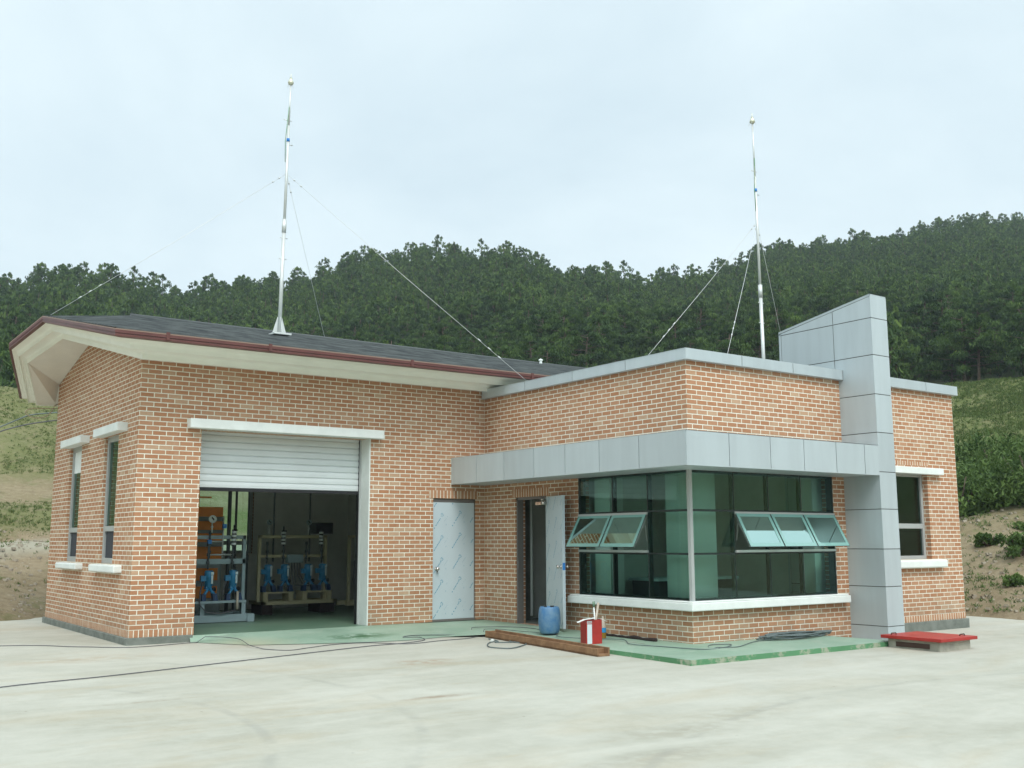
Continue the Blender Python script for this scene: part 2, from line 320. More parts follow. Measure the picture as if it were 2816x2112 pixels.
def yard_mat():
    m = bpy.data.materials.new('yard_concrete'); m.use_nodes = True; t = m.node_tree; b = t.nodes['Principled BSDF']
    b.inputs['Roughness'].default_value = .8; b.inputs['Specular IOR Level'].default_value = .3
    v = N(t, 'ShaderNodeTexCoord').outputs['Object']
    mp = N(t, 'ShaderNodeMapping'); mp.inputs['Rotation'].default_value = (0, 0, R(-24)); mp.inputs['Scale'].default_value = (.42, 1.6, 1); t.links.new(v, mp.inputs[0]); sv = mp.outputs[0]
    _, a = mix_noise(t, v, .35, .38, .62); c = layer(t, (.345, .335, .275), a.outputs[0], (.43, .42, .36))
    _, a = mix_noise(t, sv, .9, .45, .72, 8, .6, .65); c = layer(t, c, mul(t, a.outputs[0], .55), (.52, .51, .45))
    _, a = mix_noise(t, sv, .55, .52, .74, 7, .9); c = layer(t, c, mul(t, a.outputs[0], .55), (.37, .30, .19))
    _, a = mix_noise(t, sv, 2.2, .55, .75, 9, .5, .7); c = layer(t, c, mul(t, a.outputs[0], .45), (.36, .36, .30))
    _, a = mix_noise(t, v, 30, .62, .78, 3); c = layer(t, c, mul(t, a.outputs[0], .45), (.30, .29, .24))
    _, a = mix_noise(t, v, 90, .5, .75, 2); c = layer(t, c, mul(t, a.outputs[0], .35), (.30, .29, .24))
    _, a = mix_noise(t, sv, 5.5, .56, .72, 6, .2, .7); c = layer(t, c, mul(t, a.outputs[0], .35), (.40, .33, .22))
    n, a = mix_noise(t, v, 4, .4, .6, 8, 0, .75); c = layer(t, c, mul(t, a.outputs[0], .16), (.58, .57, .50))
    for (x, y, rx, ry, k, cc) in ((1.2,-6.3,.5,.12,.5,(.22,.15,.09)), (2.45,-3.9,.55,.35,.55,(.30,.19,.11)), (3.0,-8.6,1.0,.35,.35,(.30,.27,.2)), (1.9,-8.9,1.1,.3,.45,(.28,.26,.2)),
                            (-1.6,3.3,.7,.5,.6,(.42,.27,.13)), (-1.0,-1.3,1.6,.5,.35,(.36,.27,.17)), (12.2,-7.4,1.6,.5,.35,(.45,.34,.2)), (1.0,-9.5,.9,.25,.4,(.27,.25,.2)), (-1.2,-5.0,.6,.1,.4,(.26,.22,.16))):
        nn, q = mix_noise(t, v, 5, .38, .6, 6, .3); s_ = spot(t, v, (x, y, 0), (rx, ry), .8); c = layer(t, c, mul(t, mul(t, s_, q.outputs[0]), k*1.3), cc)
    vo = N(t, 'ShaderNodeTexVoronoi', feature='DISTANCE_TO_EDGE'); vo.inputs['Scale'].default_value = .16; vo.inputs['Randomness'].default_value = .9
    nn = N(t, 'ShaderNodeTexNoise'); nn.inputs['Scale'].default_value = 1.2; nn.inputs['Detail'].default_value = 5; t.links.new(v, nn.inputs['Vector'])
    av = N(t, 'ShaderNodeVectorMath', operation='MULTIPLY_ADD'); av.inputs[1].default_value = (.9, .9, 0); t.links.new(nn.outputs['Color'], av.inputs[0]); t.links.new(v, av.inputs[2]); t.links.new(av.outputs[0], vo.inputs['Vector'])
    r = N(t, 'ShaderNodeMapRange'); r.inputs['From Min'].default_value = .004; r.inputs['From Max'].default_value = .0; t.links.new(vo.outputs['Distance'], r.inputs['Value'])
    c = layer(t, c, mul(t, r.outputs[0], .06), (.25, .24, .2))
    # faint tyre arcs
    for (cx_, cy_, rad) in ((-4.6, -5.3, 5.35), (-5.2, -6.1, 4.4), (5.4, -16.5, 8.2)):
        s1 = N(t, 'ShaderNodeVectorMath', operation='SUBTRACT'); s1.inputs[1].default_value = (cx_, cy_, 0); t.links.new(v, s1.inputs[0])
        k1 = N(t, 'ShaderNodeVectorMath', operation='MULTIPLY'); k1.inputs[1].default_value = (1, 1, 0); t.links.new(s1.outputs[0], k1.inputs[0]); l1 = N(t, 'ShaderNodeVectorMath', operation='LENGTH'); t.links.new(k1.outputs[0], l1.inputs[0])
        b1 = N(t, 'ShaderNodeMath', operation='SUBTRACT'); b1.inputs[1].default_value = rad; t.links.new(l1.outputs['Value'], b1.inputs[0]); b2 = N(t, 'ShaderNodeMath', operation='ABSOLUTE'); t.links.new(b1.outputs[0], b2.inputs[0])
        b3 = N(t, 'ShaderNodeMapRange'); b3.inputs['From Min'].default_value = .07; b3.inputs['From Max'].default_value = .02; t.links.new(b2.outputs[0], b3.inputs['Value'])
        _, a = mix_noise(t, v, 2.5, .42, .62); c = layer(t, c, mul(t, mul(t, b3.outputs[0], a.outputs[0]), .32), (.25, .25, .22))
    sp = N(t, 'ShaderNodeTexVoronoi'); sp.inputs['Scale'].default_value = 3.2; t.links.new(v, sp.inputs['Vector'])
    r = N(t, 'ShaderNodeMapRange'); r.inputs['From Min'].default_value = .055; r.inputs['From Max'].default_value = .02; t.links.new(sp.outputs['Distance'], r.inputs['Value'])
    sx = N(t, 'ShaderNodeSeparateColor'); t.links.new(sp.outputs['Color'], sx.inputs[0]); g = N(t, 'ShaderNodeMath', operation='GREATER_THAN'); g.inputs[1].default_value = .78; t.links.new(sx.outputs[0], g.inputs[0])
    c = layer(t, c, mul(t, mul(t, r.outputs[0], g.outputs[0]), .7), (.16, .14, .11))
    t.links.new(c, b.inputs['Base Color'])
    bp = N(t, 'ShaderNodeBump'); bp.inputs['Distance'].default_value = .006; bp.inputs['Strength'].default_value = .6; t.links.new(n.outputs['Fac'], bp.inputs['Height']); t.links.new(bp.outputs[0], b.inputs['Normal'])
    return m
M['yard'] = yard_mat()
def apron_mat(name, chip):
    m = bpy.data.materials.new(name); m.use_nodes = True; t = m.node_tree; b = t.nodes['Principled BSDF']
    b.inputs['Roughness'].default_value = .6
    v = N(t, 'ShaderNodeTexCoord').outputs['Object']
    _, a = mix_noise(t, v, .8, .35, .65)
    if chip:
        c = layer(t, (.07, .20, .09), a.outputs[0], (.10, .27, .13)); n, q = mix_noise(t, v, 5, .52, .60, 8, .2, .7); c = layer(t, c, mul(t, q.outputs[0], .85), (.36, .37, .28))
    else:
        c = layer(t, (.215, .315, .235), a.outputs[0], (.29, .40, .31)); n, q = mix_noise(t, v, 2.5, .5, .72, 8, .4, .7); c = layer(t, c, mul(t, q.outputs[0], .6), (.38, .44, .36))
        _, q = mix_noise(t, v, 9, .60, .72, 8, .2, .7); c = layer(t, c, mul(t, q.outputs[0], .5), (.13, .22, .15))
        nn, q = mix_noise(t, v, 7, .42, .52, 6, .4); s_ = spot(t, v, (3.1, -.95, 0), (.75, .33), .8); c = layer(t, c, mul(t, s_, q.outputs[0]), (.05, .13, .06))
        s_ = spot(t, v, (1.3, -.9, 0), (.9, .7), .7); c = layer(t, c, mul(t, s_, .6), (.40, .38, .26))
    t.links.new(c, b.inputs['Base Color'])
    bp = N(t, 'ShaderNodeBump'); bp.inputs['Distance'].default_value = .006; t.links.new(n.outputs['Fac'], bp.inputs['Height']); t.links.new(bp.outputs[0], b.inputs['Normal'])
    return m
M['apron'] = apron_mat('green_painted_concrete', False); M['apronedge'] = apron_mat('chipped_green_edge', True)
def shingle_mat():
    m = bpy.data.materials.new('slate_shingle'); m.use_nodes = True; t = m.node_tree; b = t.nodes['Principled BSDF']; b.inputs['Roughness'].default_value = .85
    uv = N(t, 'ShaderNodeUVMap', uv_map='UVMap')
    br = N(t, 'ShaderNodeTexBrick', offset=.5); 
    for k, v in {'Scale': 1, 'Mortar Size': .004, 'Brick Width': .31, 'Row Height': .15}.items(): br.inputs[k].default_value = v
    br.inputs['Color1'].default_value = (.19, .225, .235, 1); br.inputs['Color2'].default_value = (.33, .375, .385, 1); br.inputs['Mortar'].default_value = (.03, .035, .04, 1)
    t.links.new(uv.outputs[0], br.inputs['Vector'])
    _, a = mix_noise(t, uv.outputs[0], 2.5, .3, .7); c = layer(t, br.outputs['Color'], mul(t, a.outputs[0], .5), (.24, .265, .255))
    t.links.new(c, b.inputs['Base Color']); return m
M['shingle'] = shingle_mat()
def leaf_mat(name, cols, rough=.7, trans=.25):
    m = bpy.data.materials.new(name); m.use_nodes = True; t = m.node_tree; b = t.nodes['Principled BSDF']
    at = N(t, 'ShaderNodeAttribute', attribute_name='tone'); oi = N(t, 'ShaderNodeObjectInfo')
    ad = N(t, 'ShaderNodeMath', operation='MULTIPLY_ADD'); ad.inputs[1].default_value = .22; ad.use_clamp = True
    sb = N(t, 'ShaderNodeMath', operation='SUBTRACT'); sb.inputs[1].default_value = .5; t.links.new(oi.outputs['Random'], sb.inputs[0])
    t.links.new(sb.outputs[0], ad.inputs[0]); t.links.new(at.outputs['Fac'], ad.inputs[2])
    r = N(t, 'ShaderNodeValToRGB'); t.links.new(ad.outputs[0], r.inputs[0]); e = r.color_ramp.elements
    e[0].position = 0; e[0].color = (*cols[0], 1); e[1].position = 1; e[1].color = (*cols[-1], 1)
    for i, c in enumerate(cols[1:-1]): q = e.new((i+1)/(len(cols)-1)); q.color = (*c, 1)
    t.links.new(r.outputs[0], b.inputs['Base Color']); b.inputs['Roughness'].default_value = rough; b.inputs['Specular IOR Level'].default_value = .25
    if trans:
        tl = N(t, 'ShaderNodeBsdfTranslucent'); t.links.new(r.outputs[0], tl.inputs[0]); ms = N(t, 'ShaderNodeMixShader'); ms.inputs[0].default_value = trans
        t.links.new(b.outputs[0], ms.inputs[1]); t.links.new(tl.outputs[0], ms.inputs[2]); t.links.new(ms.outputs[0], t.nodes['Material Output'].inputs[0])
    return m
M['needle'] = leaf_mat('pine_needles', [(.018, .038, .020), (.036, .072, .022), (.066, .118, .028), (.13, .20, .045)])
M['bush'] = leaf_mat('shrub_leaves', [(.028, .055, .016), (.062, .112, .026), (.095, .155, .038), (.15, .215, .06)])
M['grass'] = leaf_mat('grass_blades', [(.05, .08, .02), (.08, .125, .03), (.12, .16, .045), (.20, .20, .09)])
M['bark'] = mat('pine_bark', (.10, .075, .055), .9, var=.3, vscale=8)
def hill_mat():
    m = bpy.data.materials.new('hillside_earth_and_grass'); m.use_nodes = True; t = m.node_tree; b = t.nodes['Principled BSDF']; b.inputs['Roughness'].default_value = .95; b.inputs['Specular IOR Level'].default_value = .1
    v = N(t, 'ShaderNodeTexCoord').outputs['Object']
    z = N(t, 'ShaderNodeAttribute', attribute_name='tone').outputs['Fac']    # 0 bare earth .. 1 grass .. 2 wood floor .. 3 track
    _, a = mix_noise(t, v, .5, .35, .65); e = layer(t, (.215, .165, .10), a.outputs[0], (.29, .235, .155))
    n, a = mix_noise(t, v, 5, .45, .7, 8, .3, .75); e = layer(t, e, mul(t, a.outputs[0], .7), (.15, .105, .065))
    _, a = mix_noise(t, v, 14, .6, .72, 6); e = layer(t, e, mul(t, a.outputs[0], .8), (.40, .34, .26))
    _, a = mix_noise(t, v, 1.1, .55, .68, 7, .5, .7); e = layer(t, e, mul(t, a.outputs[0], .75), (.11, .125, .045))
    _, a = mix_noise(t, v, .6, .3, .7); g = layer(t, (.10, .125, .040), a.outputs[0], (.15, .165, .065))
    _, a = mix_noise(t, v, 1.8, .48, .66, 8, .5, .75); g = layer(t, g, mul(t, a.outputs[0], .75), (.24, .20, .12))
    _, a = mix_noise(t, v, 12, .58, .7, 5); g = layer(t, g, mul(t, a.outputs[0], .6), (.045, .075, .02))
    r1 = N(t, 'ShaderNodeMapRange'); t.links.new(z, r1.inputs['Value']); c = layer(t, e, r1.outputs[0], g)
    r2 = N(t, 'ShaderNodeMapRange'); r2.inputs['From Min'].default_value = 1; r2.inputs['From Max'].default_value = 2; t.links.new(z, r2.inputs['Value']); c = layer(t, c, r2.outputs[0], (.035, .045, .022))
    r2 = N(t, 'ShaderNodeMapRange'); r2.inputs['From Min'].default_value = -.3; r2.inputs['From Max'].default_value = -1; t.links.new(z, r2.inputs['Value']); c = layer(t, c, r2.outputs[0], (.33, .305, .235))
    t.links.new(c, b.inputs['Base Color'])
    bp = N(t, 'ShaderNodeBump'); bp.inputs['Distance'].default_value = .05; t.links.new(n.outputs['Fac'], bp.inputs['Height']); t.links.new(bp.outputs[0], b.inputs['Normal'])
    return m
M['hill'] = hill_mat()
# ------------------------------------------------------------------ ground
def yz(y): return -.10-.011*max(0., -y)
yb = MB()
UP = [(-60,0),(14.95,0),(14.6,7.4),(1.0,7.4),(-.62,6.05),(-12,4.6),(-60,1.6)]
LO = [(-60,-45),(0,-60),(40,-45),(22.4,-18),(15.9,-8),(15.0,-3.75),(14.95,0),(-60,0)]
yb.face([(x, y, yz(y)) for x, y in UP]); yb.face([(x, y, yz(y)) for x, y in LO])
yard = yb.build('yard', M['yard'], org=(0, 0, 0)); tag(yard, 'pale stained concrete yard in front of the brick building', kind='structure')
FOOT = np.array([(-60,1.0),(-12,4.2),(-.62,5.72),(1,7.0),(14.2,7.0),(14.6,-3.75),(15.4,-8),(22,-18),(40,-45),(0,-60),(-60,-45)], float)
def footdist(X, Y):
    d = np.full(X.shape, 1e9); ins = np.zeros(X.shape, bool)
    for i in range(len(FOOT)):
        a = FOOT[i]; b = FOOT[(i+1) % len(FOOT)]; e = b-a; t = np.clip(((X-a[0])*e[0]+(Y-a[1])*e[1])/(e@e), 0, 1)
        d = np.minimum(d, np.hypot(X-a[0]-t*e[0], Y-a[1]-t*e[1]))
        c = ((a[1] > Y) != (b[1] > Y)); 
        with np.errstate(divide='ignore', invalid='ignore'):
            c &= X < (b[0]-a[0])*(Y-a[1])/(b[1]-a[1]+1e-12)+a[0]
        ins ^= c
    return np.where(ins, -d, d)
SKY = np.array([(-40,.16),(-10,.18),(4,.20),(8.82,.2251),(10.45,.2374),(12.41,.245),(13.92,.2425),(15.74,.2384),(17.05,.2308),(18.72,.2353),(19.84,.2426),(22.53,.249),(24.69,.2592),(25.67,.2683),(27.27,.2782),(29.3,.2831),(32.37,.2856),(35.26,.2874),(36.5,.2799),(37.52,.2686),(40.39,.2639),(43.43,.2531),(45.25,.2579),(47.64,.2593),(48.84,.2717),(50.8,.2782),(52.53,.2803),(55.33,.2781),(57.16,.2799),(58.96,.2848),(60.7,.2865),(62.64,.281),(70,.29),(80,.26),(110,.16)])
RR = lambda az: np.interp(az, [-40, 10, 30, 37, 44, 50, 63, 80], [150, 135, 150, 135, 150, 165, 195, 200])
TREE_H = lambda r: np.interp(r, [55, 80, 110, 150], [4.9, 4.3, 3.2, 2.8])
def fbm(x, y, s, o=4):
    r = 0; a = 1
    for k in range(o): r += a*noise.noise((x*s, y*s, 3.7*k)); s *= 2; a *= .5
    return r
def height(X, Y):
    X = np.atleast_1d(np.asarray(X, float)); Y = np.atleast_1d(np.asarray(Y, float))
    d = footdist(X, Y); r = np.hypot(X-CAM.x, Y-CAM.y); az = np.degrees(np.arctan2(X-CAM.x, Y-CAM.y))
    L = np.interp(d, [-3,-.3,0,3.6,8.0,10,13.6,14.4,23.5,30,36], [-.6,-.5,-.12,1.12,1.42,2.2,3.25,3.5,7.35,6.6,5.2])
    Rr_ = np.interp(d, [-3,-.3,0,1.5,5,8,11,15,22,27,33,36], [-.6,-.5,-.12,.45,1.5,2.25,2.9,4.4,6.4,8.3,8.6,8.6])
    G = np.interp(d, [-3,-.3,0,6,20,40,60], [-.6,-.5,-.12,1.4,4.0,7,10])
    k = np.clip((az-24)/22, 0, 1); k = k*k*(3-2*k); h = L*(1-k)+Rr_*k
    rr = RR(az); tz = CAM.z+np.interp(az, SKY[:, 0], SKY[:, 1])*rr-2.6
    t0 = .148+.036*k; q_ = np.clip((r-54)/(rr-54), 0, 1)
    hill = CAM.z+(t0+(np.interp(az, SKY[:, 0], SKY[:, 1])-t0)*q_**.85)*r-TREE_H(r)*.95; m_ = np.clip((d-28)/10, 0, 1); m_ = m_*m_*(3-2*m_)
    hill = h*(1-m_)+hill*m_
    fall = np.clip((r-rr)/60, 0, 1); hill = hill-fall*fall*30*(r > rr)
    h = np.where((d > 28), hill, h)
    front = np.clip((np.abs((az+180-36) % 360-180)-65)/25, 0, 1)
    back = G+np.clip((r-70)/70, 0, 1)**1.2*17
    h = h*(1-front)+back*front
    nz = np.array([fbm(a, b, .06) for a, b in zip(X, Y)]); n2 = np.array([fbm(a, b, .45, 3) for a, b in zip(X, Y)])
    h = h+nz*np.clip((d-6)/40, 0, 1)*1.1+n2*np.clip(d/3, 0, 1)*.16
    return h, d, az, r, k
def axis_az():
    a = list(np.arange(4, 68, .45))+list(np.arange(68, 364, 4)); return np.array(a)
AZ = axis_az(); RS = np.array(list(np.arange(1, 60, .8))+list(np.arange(60, 240, 3.2))+[250, 270, 300, 350, 400])
gr_, ga_ = np.meshgrid(RS, AZ, indexing='ij'); GX = CAM.x+gr_*np.sin(np.radians(ga_)); GY = CAM.y+gr_*np.cos(np.radians(ga_))
H, D, A_, R_, K_ = height(GX.ravel(), GY.ravel())
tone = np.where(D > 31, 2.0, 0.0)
left = (1-K_)
tone = np.where((D < 31), np.interp(D, [0,3,3.6,7.6,8.2,10,11,13,13.8,15,24,31], [0,.1,-1,-1,.6,.9,.15,.1,.6,.8,.85,1.2])*left+np.interp(D, [0,6,9,12,31], [0,.15,.8,1,1.1])*K_, tone)
tone = np.where(np.abs((ga_.ravel()+180-36) % 360-180) > 80, np.where(R_ < 90, np.interp(D, [0, 20, 40], [.1, .6, 1.2]), 1.9), tone)
nr, na = gr_.shape
idx = np.arange(nr*na).reshape(nr, na); a0 = idx[:-1, :]; a1 = idx[1:, :]
F = np.stack([a0, a1, np.roll(a1, -1, 1), np.roll(a0, -1, 1)], -1).reshape(-1, 4)[:, ::-1]
hill = fastmesh('hills', np.stack([GX.ravel(), GY.ravel(), H], -1), F, M['hill'], attr=tone, smooth=True)
tag(hill, 'earth and grass banks rising behind the building to the wooded hill', kind='structure')
# apron and pad of green painted concrete round the foot of the building
ap = MB()
wl = [(.86,0,-.012),(1.5,0,-.012),(2.1,0,-.012),(2.7,0,-.012),(3.3,0,-.012),(3.9,0,-.014),(4.5,0,-.016),(4.92,0,-.02)]
el = [(.84,-.12),(1.4,-.95),(1.9,-1.15),(2.4,-1.35),(3.0,-1.52),(3.6,-1.62),(4.25,-1.5),(4.92,-1.9)]
el = [(x, y, yz(y)+.007) for x, y in el]; el[-1] = (4.92, -1.9, -.075)
for i in range(7): ap.face([el[i], el[i+1], wl[i+1], wl[i]])
wc = [(6.0,0,-.022),(6.0,-1.9,-.03),(6.0,-3.4,-.04),(6.0,-5.0,-.052)]
oc = [(4.92,0,-.02),(4.92,-1.9,-.075),(4.92,-3.4,-.088),(4.92,-4.7,-.096)]
for i in range(3): ap.face([oc[i], oc[i+1], wc[i+1], wc[i]])
cor = (4.92,-6.02,-.10)
ap.face([(4.92,-4.7,-.096), cor, (6.0,-6.03,-.10), (6.0,-5.0,-.052)])
ap.face([(6.0,-6.03,-.10), (8.95,-6.05,-.10), (8.45,-5.0,-.056), (6.0,-5.0,-.052)])
ring = [(4.92,-1.9,-.075),(4.92,-3.4,-.088),(4.92,-4.7,-.096),cor,(6.0,-6.03,-.10),(8.95,-6.05,-.10)]
rr_ = random.Random(3)
def jag(a, b, n):
    return [tuple(Vector(a).lerp(Vector(b), i/n)) for i in range(n)]
pts = []
for i in range(len(ring)-1): pts += jag(ring[i], ring[i+1], 10)
pts.append(ring[-1])
for i in range(len(pts)-1):
    p, q = pts[i], pts[i+1]
    ap.face([(q[0], q[1], q[2]), (p[0], p[1], p[2]), (p[0]-.004, p[1]-.004, -.3), (q[0]-.004, q[1]-.004, -.3)], mi=1)
ap.box((6.0,0,-.2),(6.3,-5,-.06)); 
ap.face([(8.95,-6.05,-.10),(8.95,-6.05,-.3),(8.45,-5,-.3),(8.45,-5,-.056)], mi=1)
apron = ap.build('apron', [M['apron'], M['apronedge']], org=(0, 0, 0)); tag(apron, 'green painted concrete strip along the foot of the walls', kind='structure')
# ------------------------------------------------------------------ the brick building
B = empty('brick_building', (6.0, 0, 0), 'single storey orange brick building with slate gable roof and flat roofed corner wing', 'building')
SC = [0]
def wall(mb, org, d, L, z0, z1, holes=(), u0=0, depth=.2, n=None, inner=1, reveal=0, skip=''):
    dx, dy = d; nx, ny = dy, -dx
    P = lambda a, z, o=0: (org[0]+dx*a-nx*o, org[1]+dy*a-ny*o, z)
    us = sorted({0, L, *[h[0] for h in holes], *[h[1] for h in holes]}); zs = sorted({z0, z1, *[h[2] for h in holes], *[h[3] for h in holes]})
    for i in range(len(us)-1):
        for j in range(len(zs)-1):
            a, b, c, e = us[i], us[i+1], zs[j], zs[j+1]; ca, cz = (a+b)/2, (c+e)/2
            if any(h[0] < ca < h[1] and h[2] < cz < h[3] for h in holes): continue
            mb.face([P(a, c), P(b, c), P(b, e), P(a, e)], [(u0+a, c), (u0+b, c), (u0+b, e), (u0+a, e)], 0)
            if inner is not None: mb.face([P(b, c, depth), P(a, c, depth), P(a, e, depth), P(b, e, depth)], None, inner)
    for h in holes:
        a, b, c, e = h[:4]; dd = depth
        m_ = h[4] if len(h) > 4 else reveal
        if 'a' not in skip or a > .01: mb.face([P(a, c, dd), P(a, c), P(a, e), P(a, e, dd)][::-1], [(u0+a-dd, c), (u0+a, c), (u0+a, e), (u0+a-dd, e)][::-1], m_)
        if 'b' not in skip or b < L-.01: mb.face([P(b, c), P(b, c, dd), P(b, e, dd), P(b, e)][::-1], [(u0+b, c), (u0+b+dd, c), (u0+b+dd, e), (u0+b, e)][::-1], m_)
        mb.face([P(a, e), P(b, e), P(b, e, dd), P(a, e, dd)][::-1], [(u0+a, e), (u0+b, e), (u0+b, e+dd), (u0+a, e+dd)][::-1], m_)
        if c > z0: mb.face([P(a, c), P(b, c), P(b, c, dd), P(a, c, dd)], [(u0+a, c), (u0+b, c), (u0+b, c-dd), (u0+a, c-dd)], m_)
def soldiers(mb, org, d, a, b, z, h, out=.003):      # a course of upright bricks
    dx, dy = d; nx, ny = dy, -dx; P = lambda u, zz: (org[0]+dx*u+nx*out, org[1]+dy*u+ny*out, zz)
    # u of the texture runs up, v along the wall: swap so that rows become upright bricks
    mb.face([P(a, z), P(b, z), P(b, z+h), P(a, z+h)], [(.006+20.0-20.0, a), (.006, b), (.994, b), (.994, a)], 2)
BM = [M['brick'], M['paint_in'], M['soldier'], M['white']]
# garage block front
w_ = MB(); X0 = .0
holes = [(.92, 3.75, -.012, 2.99), (4.95, 5.82, -.012, 2.045)]
wall(w_, (0, 0), (1, 0), 6.0, 0, 3.99, holes, 0, .38, reveal=0)
# white plastered reveal of the vehicle opening
w_.box((3.73, .012, -.012), (3.753, .375, 2.99), 3)
soldiers(w_, (0, 0), (1, 0), 0, .92, 0, .1); soldiers(w_, (0, 0), (1, 0), 4.86, 5.86, 2.046, 2*ROW-.004)
wf = w_.build('wall', BM, B)
# left gable wall: x = 0, from y = 5.25 to 0
DEP = 5.25
w_ = MB()
holes = [(DEP-4.05, DEP-3.25, 1.0, 2.95), (DEP-1.80, DEP-1.02, 1.0, 2.95)]
wall(w_, (0, DEP), (0, -1), DEP, 0, 3.96, holes, -DEP, .22)
gp = [(0, 0), (0, 2.6), (0, DEP)]; gz = [3.96, 4.80, 4.22]
w_.face([(0, 5.25, 3.96), (0, 0, 3.96), (0, 0, 4.18), (0, 2.6, 4.78), (0, 5.25, 4.22)], [(-5.25, 3.96), (0, 3.96), (0, 4.18), (-2.6, 4.78), (-5.25, 4.22)], 0)
w_.face([(.22, 5.25, 3.96), (.22, 0, 3.96), (.22, 0, 4.18), (.22, 2.6, 4.78), (.22, 5.25, 4.22)][::-1], None, 1)
soldiers(w_, (0, DEP), (0, -1), 0, DEP, 0, .1)
w_.build('wall', BM, B)
# rear walls and east end (seen through the windows or from the side only)
w_ = MB()
wall(w_, (12.5, DEP), (-1, 0), 12.5, -.15, 4.2, [(12.5-3.78, 12.5-2.3, 1.09, 2.75)], 0, .2)
w_.build('wall', BM, B)
w_ = MB(); wall(w_, (12.5, -5), (0, 1), 5+DEP, 0, 3.86, [], 18.5, .22); soldiers(w_, (12.5, -5), (0, 1), 0, 10.25, 0, .1)
w_.face([(12.5, 0, 3.86), (12.5, DEP, 3.86), (12.5, DEP, 4.2), (12.5, 0, 4.2)], [(23.5, 3.86), (28.7, 3.86), (28.7, 4.2), (23.5, 4.2)], 0)
w_.build('wall', BM, B)
# upper strip of the rear block above the wing roof
w_ = MB(); wall(w_, (6.0, 0.01), (1, 0), 6.5, 3.3, 3.99, [], 6, .2); w_.build('wall', BM, B)
# wing: west wall (x=6) and south wall (y=-5)
w_ = MB(); wall(w_, (6, 0), (0, -1), 5, -.2, 3.83, [(.93, 1.78, -.03, 2.045), (2.62, 5.0, .46, 2.75)], 6.0+.1, .2, skip='b')
w_.face([(6.0, -5, 2.75), (6.0, -2.6, 2.75), (6.2, -2.6, 2.75), (6.2, -5, 2.75)], None, 1)
soldiers(w_, (6, 0), (0, -1), .84, 1.86, 2.046, 2*ROW-.004)
w_.build('wall', BM, B)
w_ = MB(); wall(w_, (6, -5), (1, 0), 6.5, -.2, 3.83, [(0.0, 3.08, .46, 2.75), (4.3, 5.62, 1.0, 2.42)], 11.0+.1, .2, skip='a')
soldiers(w_, (6, -5), (1, 0), 3.9, 6.5, 0, .1); soldiers(w_, (6, -5), (1, 0), 4.2, 5.68, 2.545, ROW-.004)
w_.build('wall', BM, B)
# plinth
p = MB(); p.box((-.04, -.04, -.3), (.90, .3, -.001)); p.box((-.04, .3, -.3), (.3, DEP+.04, -.001)); p.box((9.82, -5.04, -.3), (12.54, -4.8, -.001)); p.box((12.3, -4.8, -.3), (12.54, 5.29, -.001)); p.box((.3, 5.0, -.3), (12.3, 5.29, -.001))
p.build('plinth', M['grey'], B, bevel=.01)
# interior shell
i_ = MB(); i_.face([(.2, -.0, -.012), (5.9, 0, -.012), (5.9, 5.05, -.012), (.2, 5.05, -.012)]); i_.build('floor', M['greenfloor'], B)
i_ = MB(); i_.face([(6.2, -4.8, -.02), (12.3, -4.8, -.02), (12.3, 0, -.02), (6.2, 0, -.02)]); i_.build('floor', M['grey'], B)
i_ = MB(); i_.box((5.9, .38, -.012), (6.1, 5.05, 3.8)); i_.box((6.2, -.2, -.02), (12.3, .0, 3.3)); i_.box((6.2, -2.45, -.02), (7.6, -2.33, 2.9)); i_.box((9.45, -4.8, -.02), (9.57, -.2, 2.9)); i_.build('inner_wall', M['paint_in'], B)
i_ = MB(); i_.box((.22, .38, 3.4), (5.9, 5.05, 3.45)); i_.box((6.2, -4.8, 2.76), (12.3, -.2, 2.8)); i_.build('ceiling', M['ceil'], B)
i_ = MB(); i_.box((6.30, -4.70, -.02), (6.82, -4.22, 2.76)); i_.build('column', M['column'], B)
i_ = MB(); i_.box((8.98, -4.70, -.02), (9.42, -4.45, 2.76)); i_.build('column', M['column'], B)
i_ = MB(); i_.box((6.28, -3.02, -.02), (6.55, -2.66, 2.76)); i_.build('column', M['column'], B)
i_ = MB(); i_.box((6.1, -4.9, 3.5), (12.4, -.05, 3.6)); i_.build('flat_roof', M['grey'], B)
# lintels and sills
def lintel(a, b, name='lintel', m='white', bev=.008):
    q = MB(); q.box(a, b); return q.build(name, M[m], B, bevel=bev)
lintel((.70, -.15, 2.985), (3.915, .05, 3.125))
lintel((-.15, .57, 2.955), (.03, 1.96, 3.085)); lintel((-.15, 2.77, 2.945), (.03, 4.17, 3.07))
lintel((-.12, .51, .88), (.05, 1.92, .99), 'sill', bev=.02); lintel((-.12, 2.77, .885), (.05, 4.16, .985), 'sill', bev=.02)
lintel((10.1, -5.11, 2.40), (11.955, -4.95, 2.51)); lintel((10.1, -5.11, .865), (11.91, -4.9, .99), 'sill', bev=.02)
q = MB(); z0, z1 = .385, .49
arc = [(-2.47-.06*(1-math.cos(t)), 6.0-.12+.06*(1-math.sin(t))) for t in [i*math.pi/8 for i in range(5)]]
poly = [(6.02, -2.42), (5.93, -2.42), (5.895, -2.435), (5.88, -2.47), (5.88, -5.12), (9.26, -5.12), (9.26, -4.98), (6.02, -4.98)]
q.prism([(x, y, z0) for x, y in poly][::-1], (0, 0, 1), z1-z0)
q.prism([(x, y, z1+.0) for x, y in [(6.03, -2.60), (5.9, -2.47), (5.90, -5.10), (9.24, -5.10), (9.24, -4.97), (6.03, -4.97)]][::-1], (0, 0, 1), .022)
q.build('sill', M['white'], B, bevel=.012)
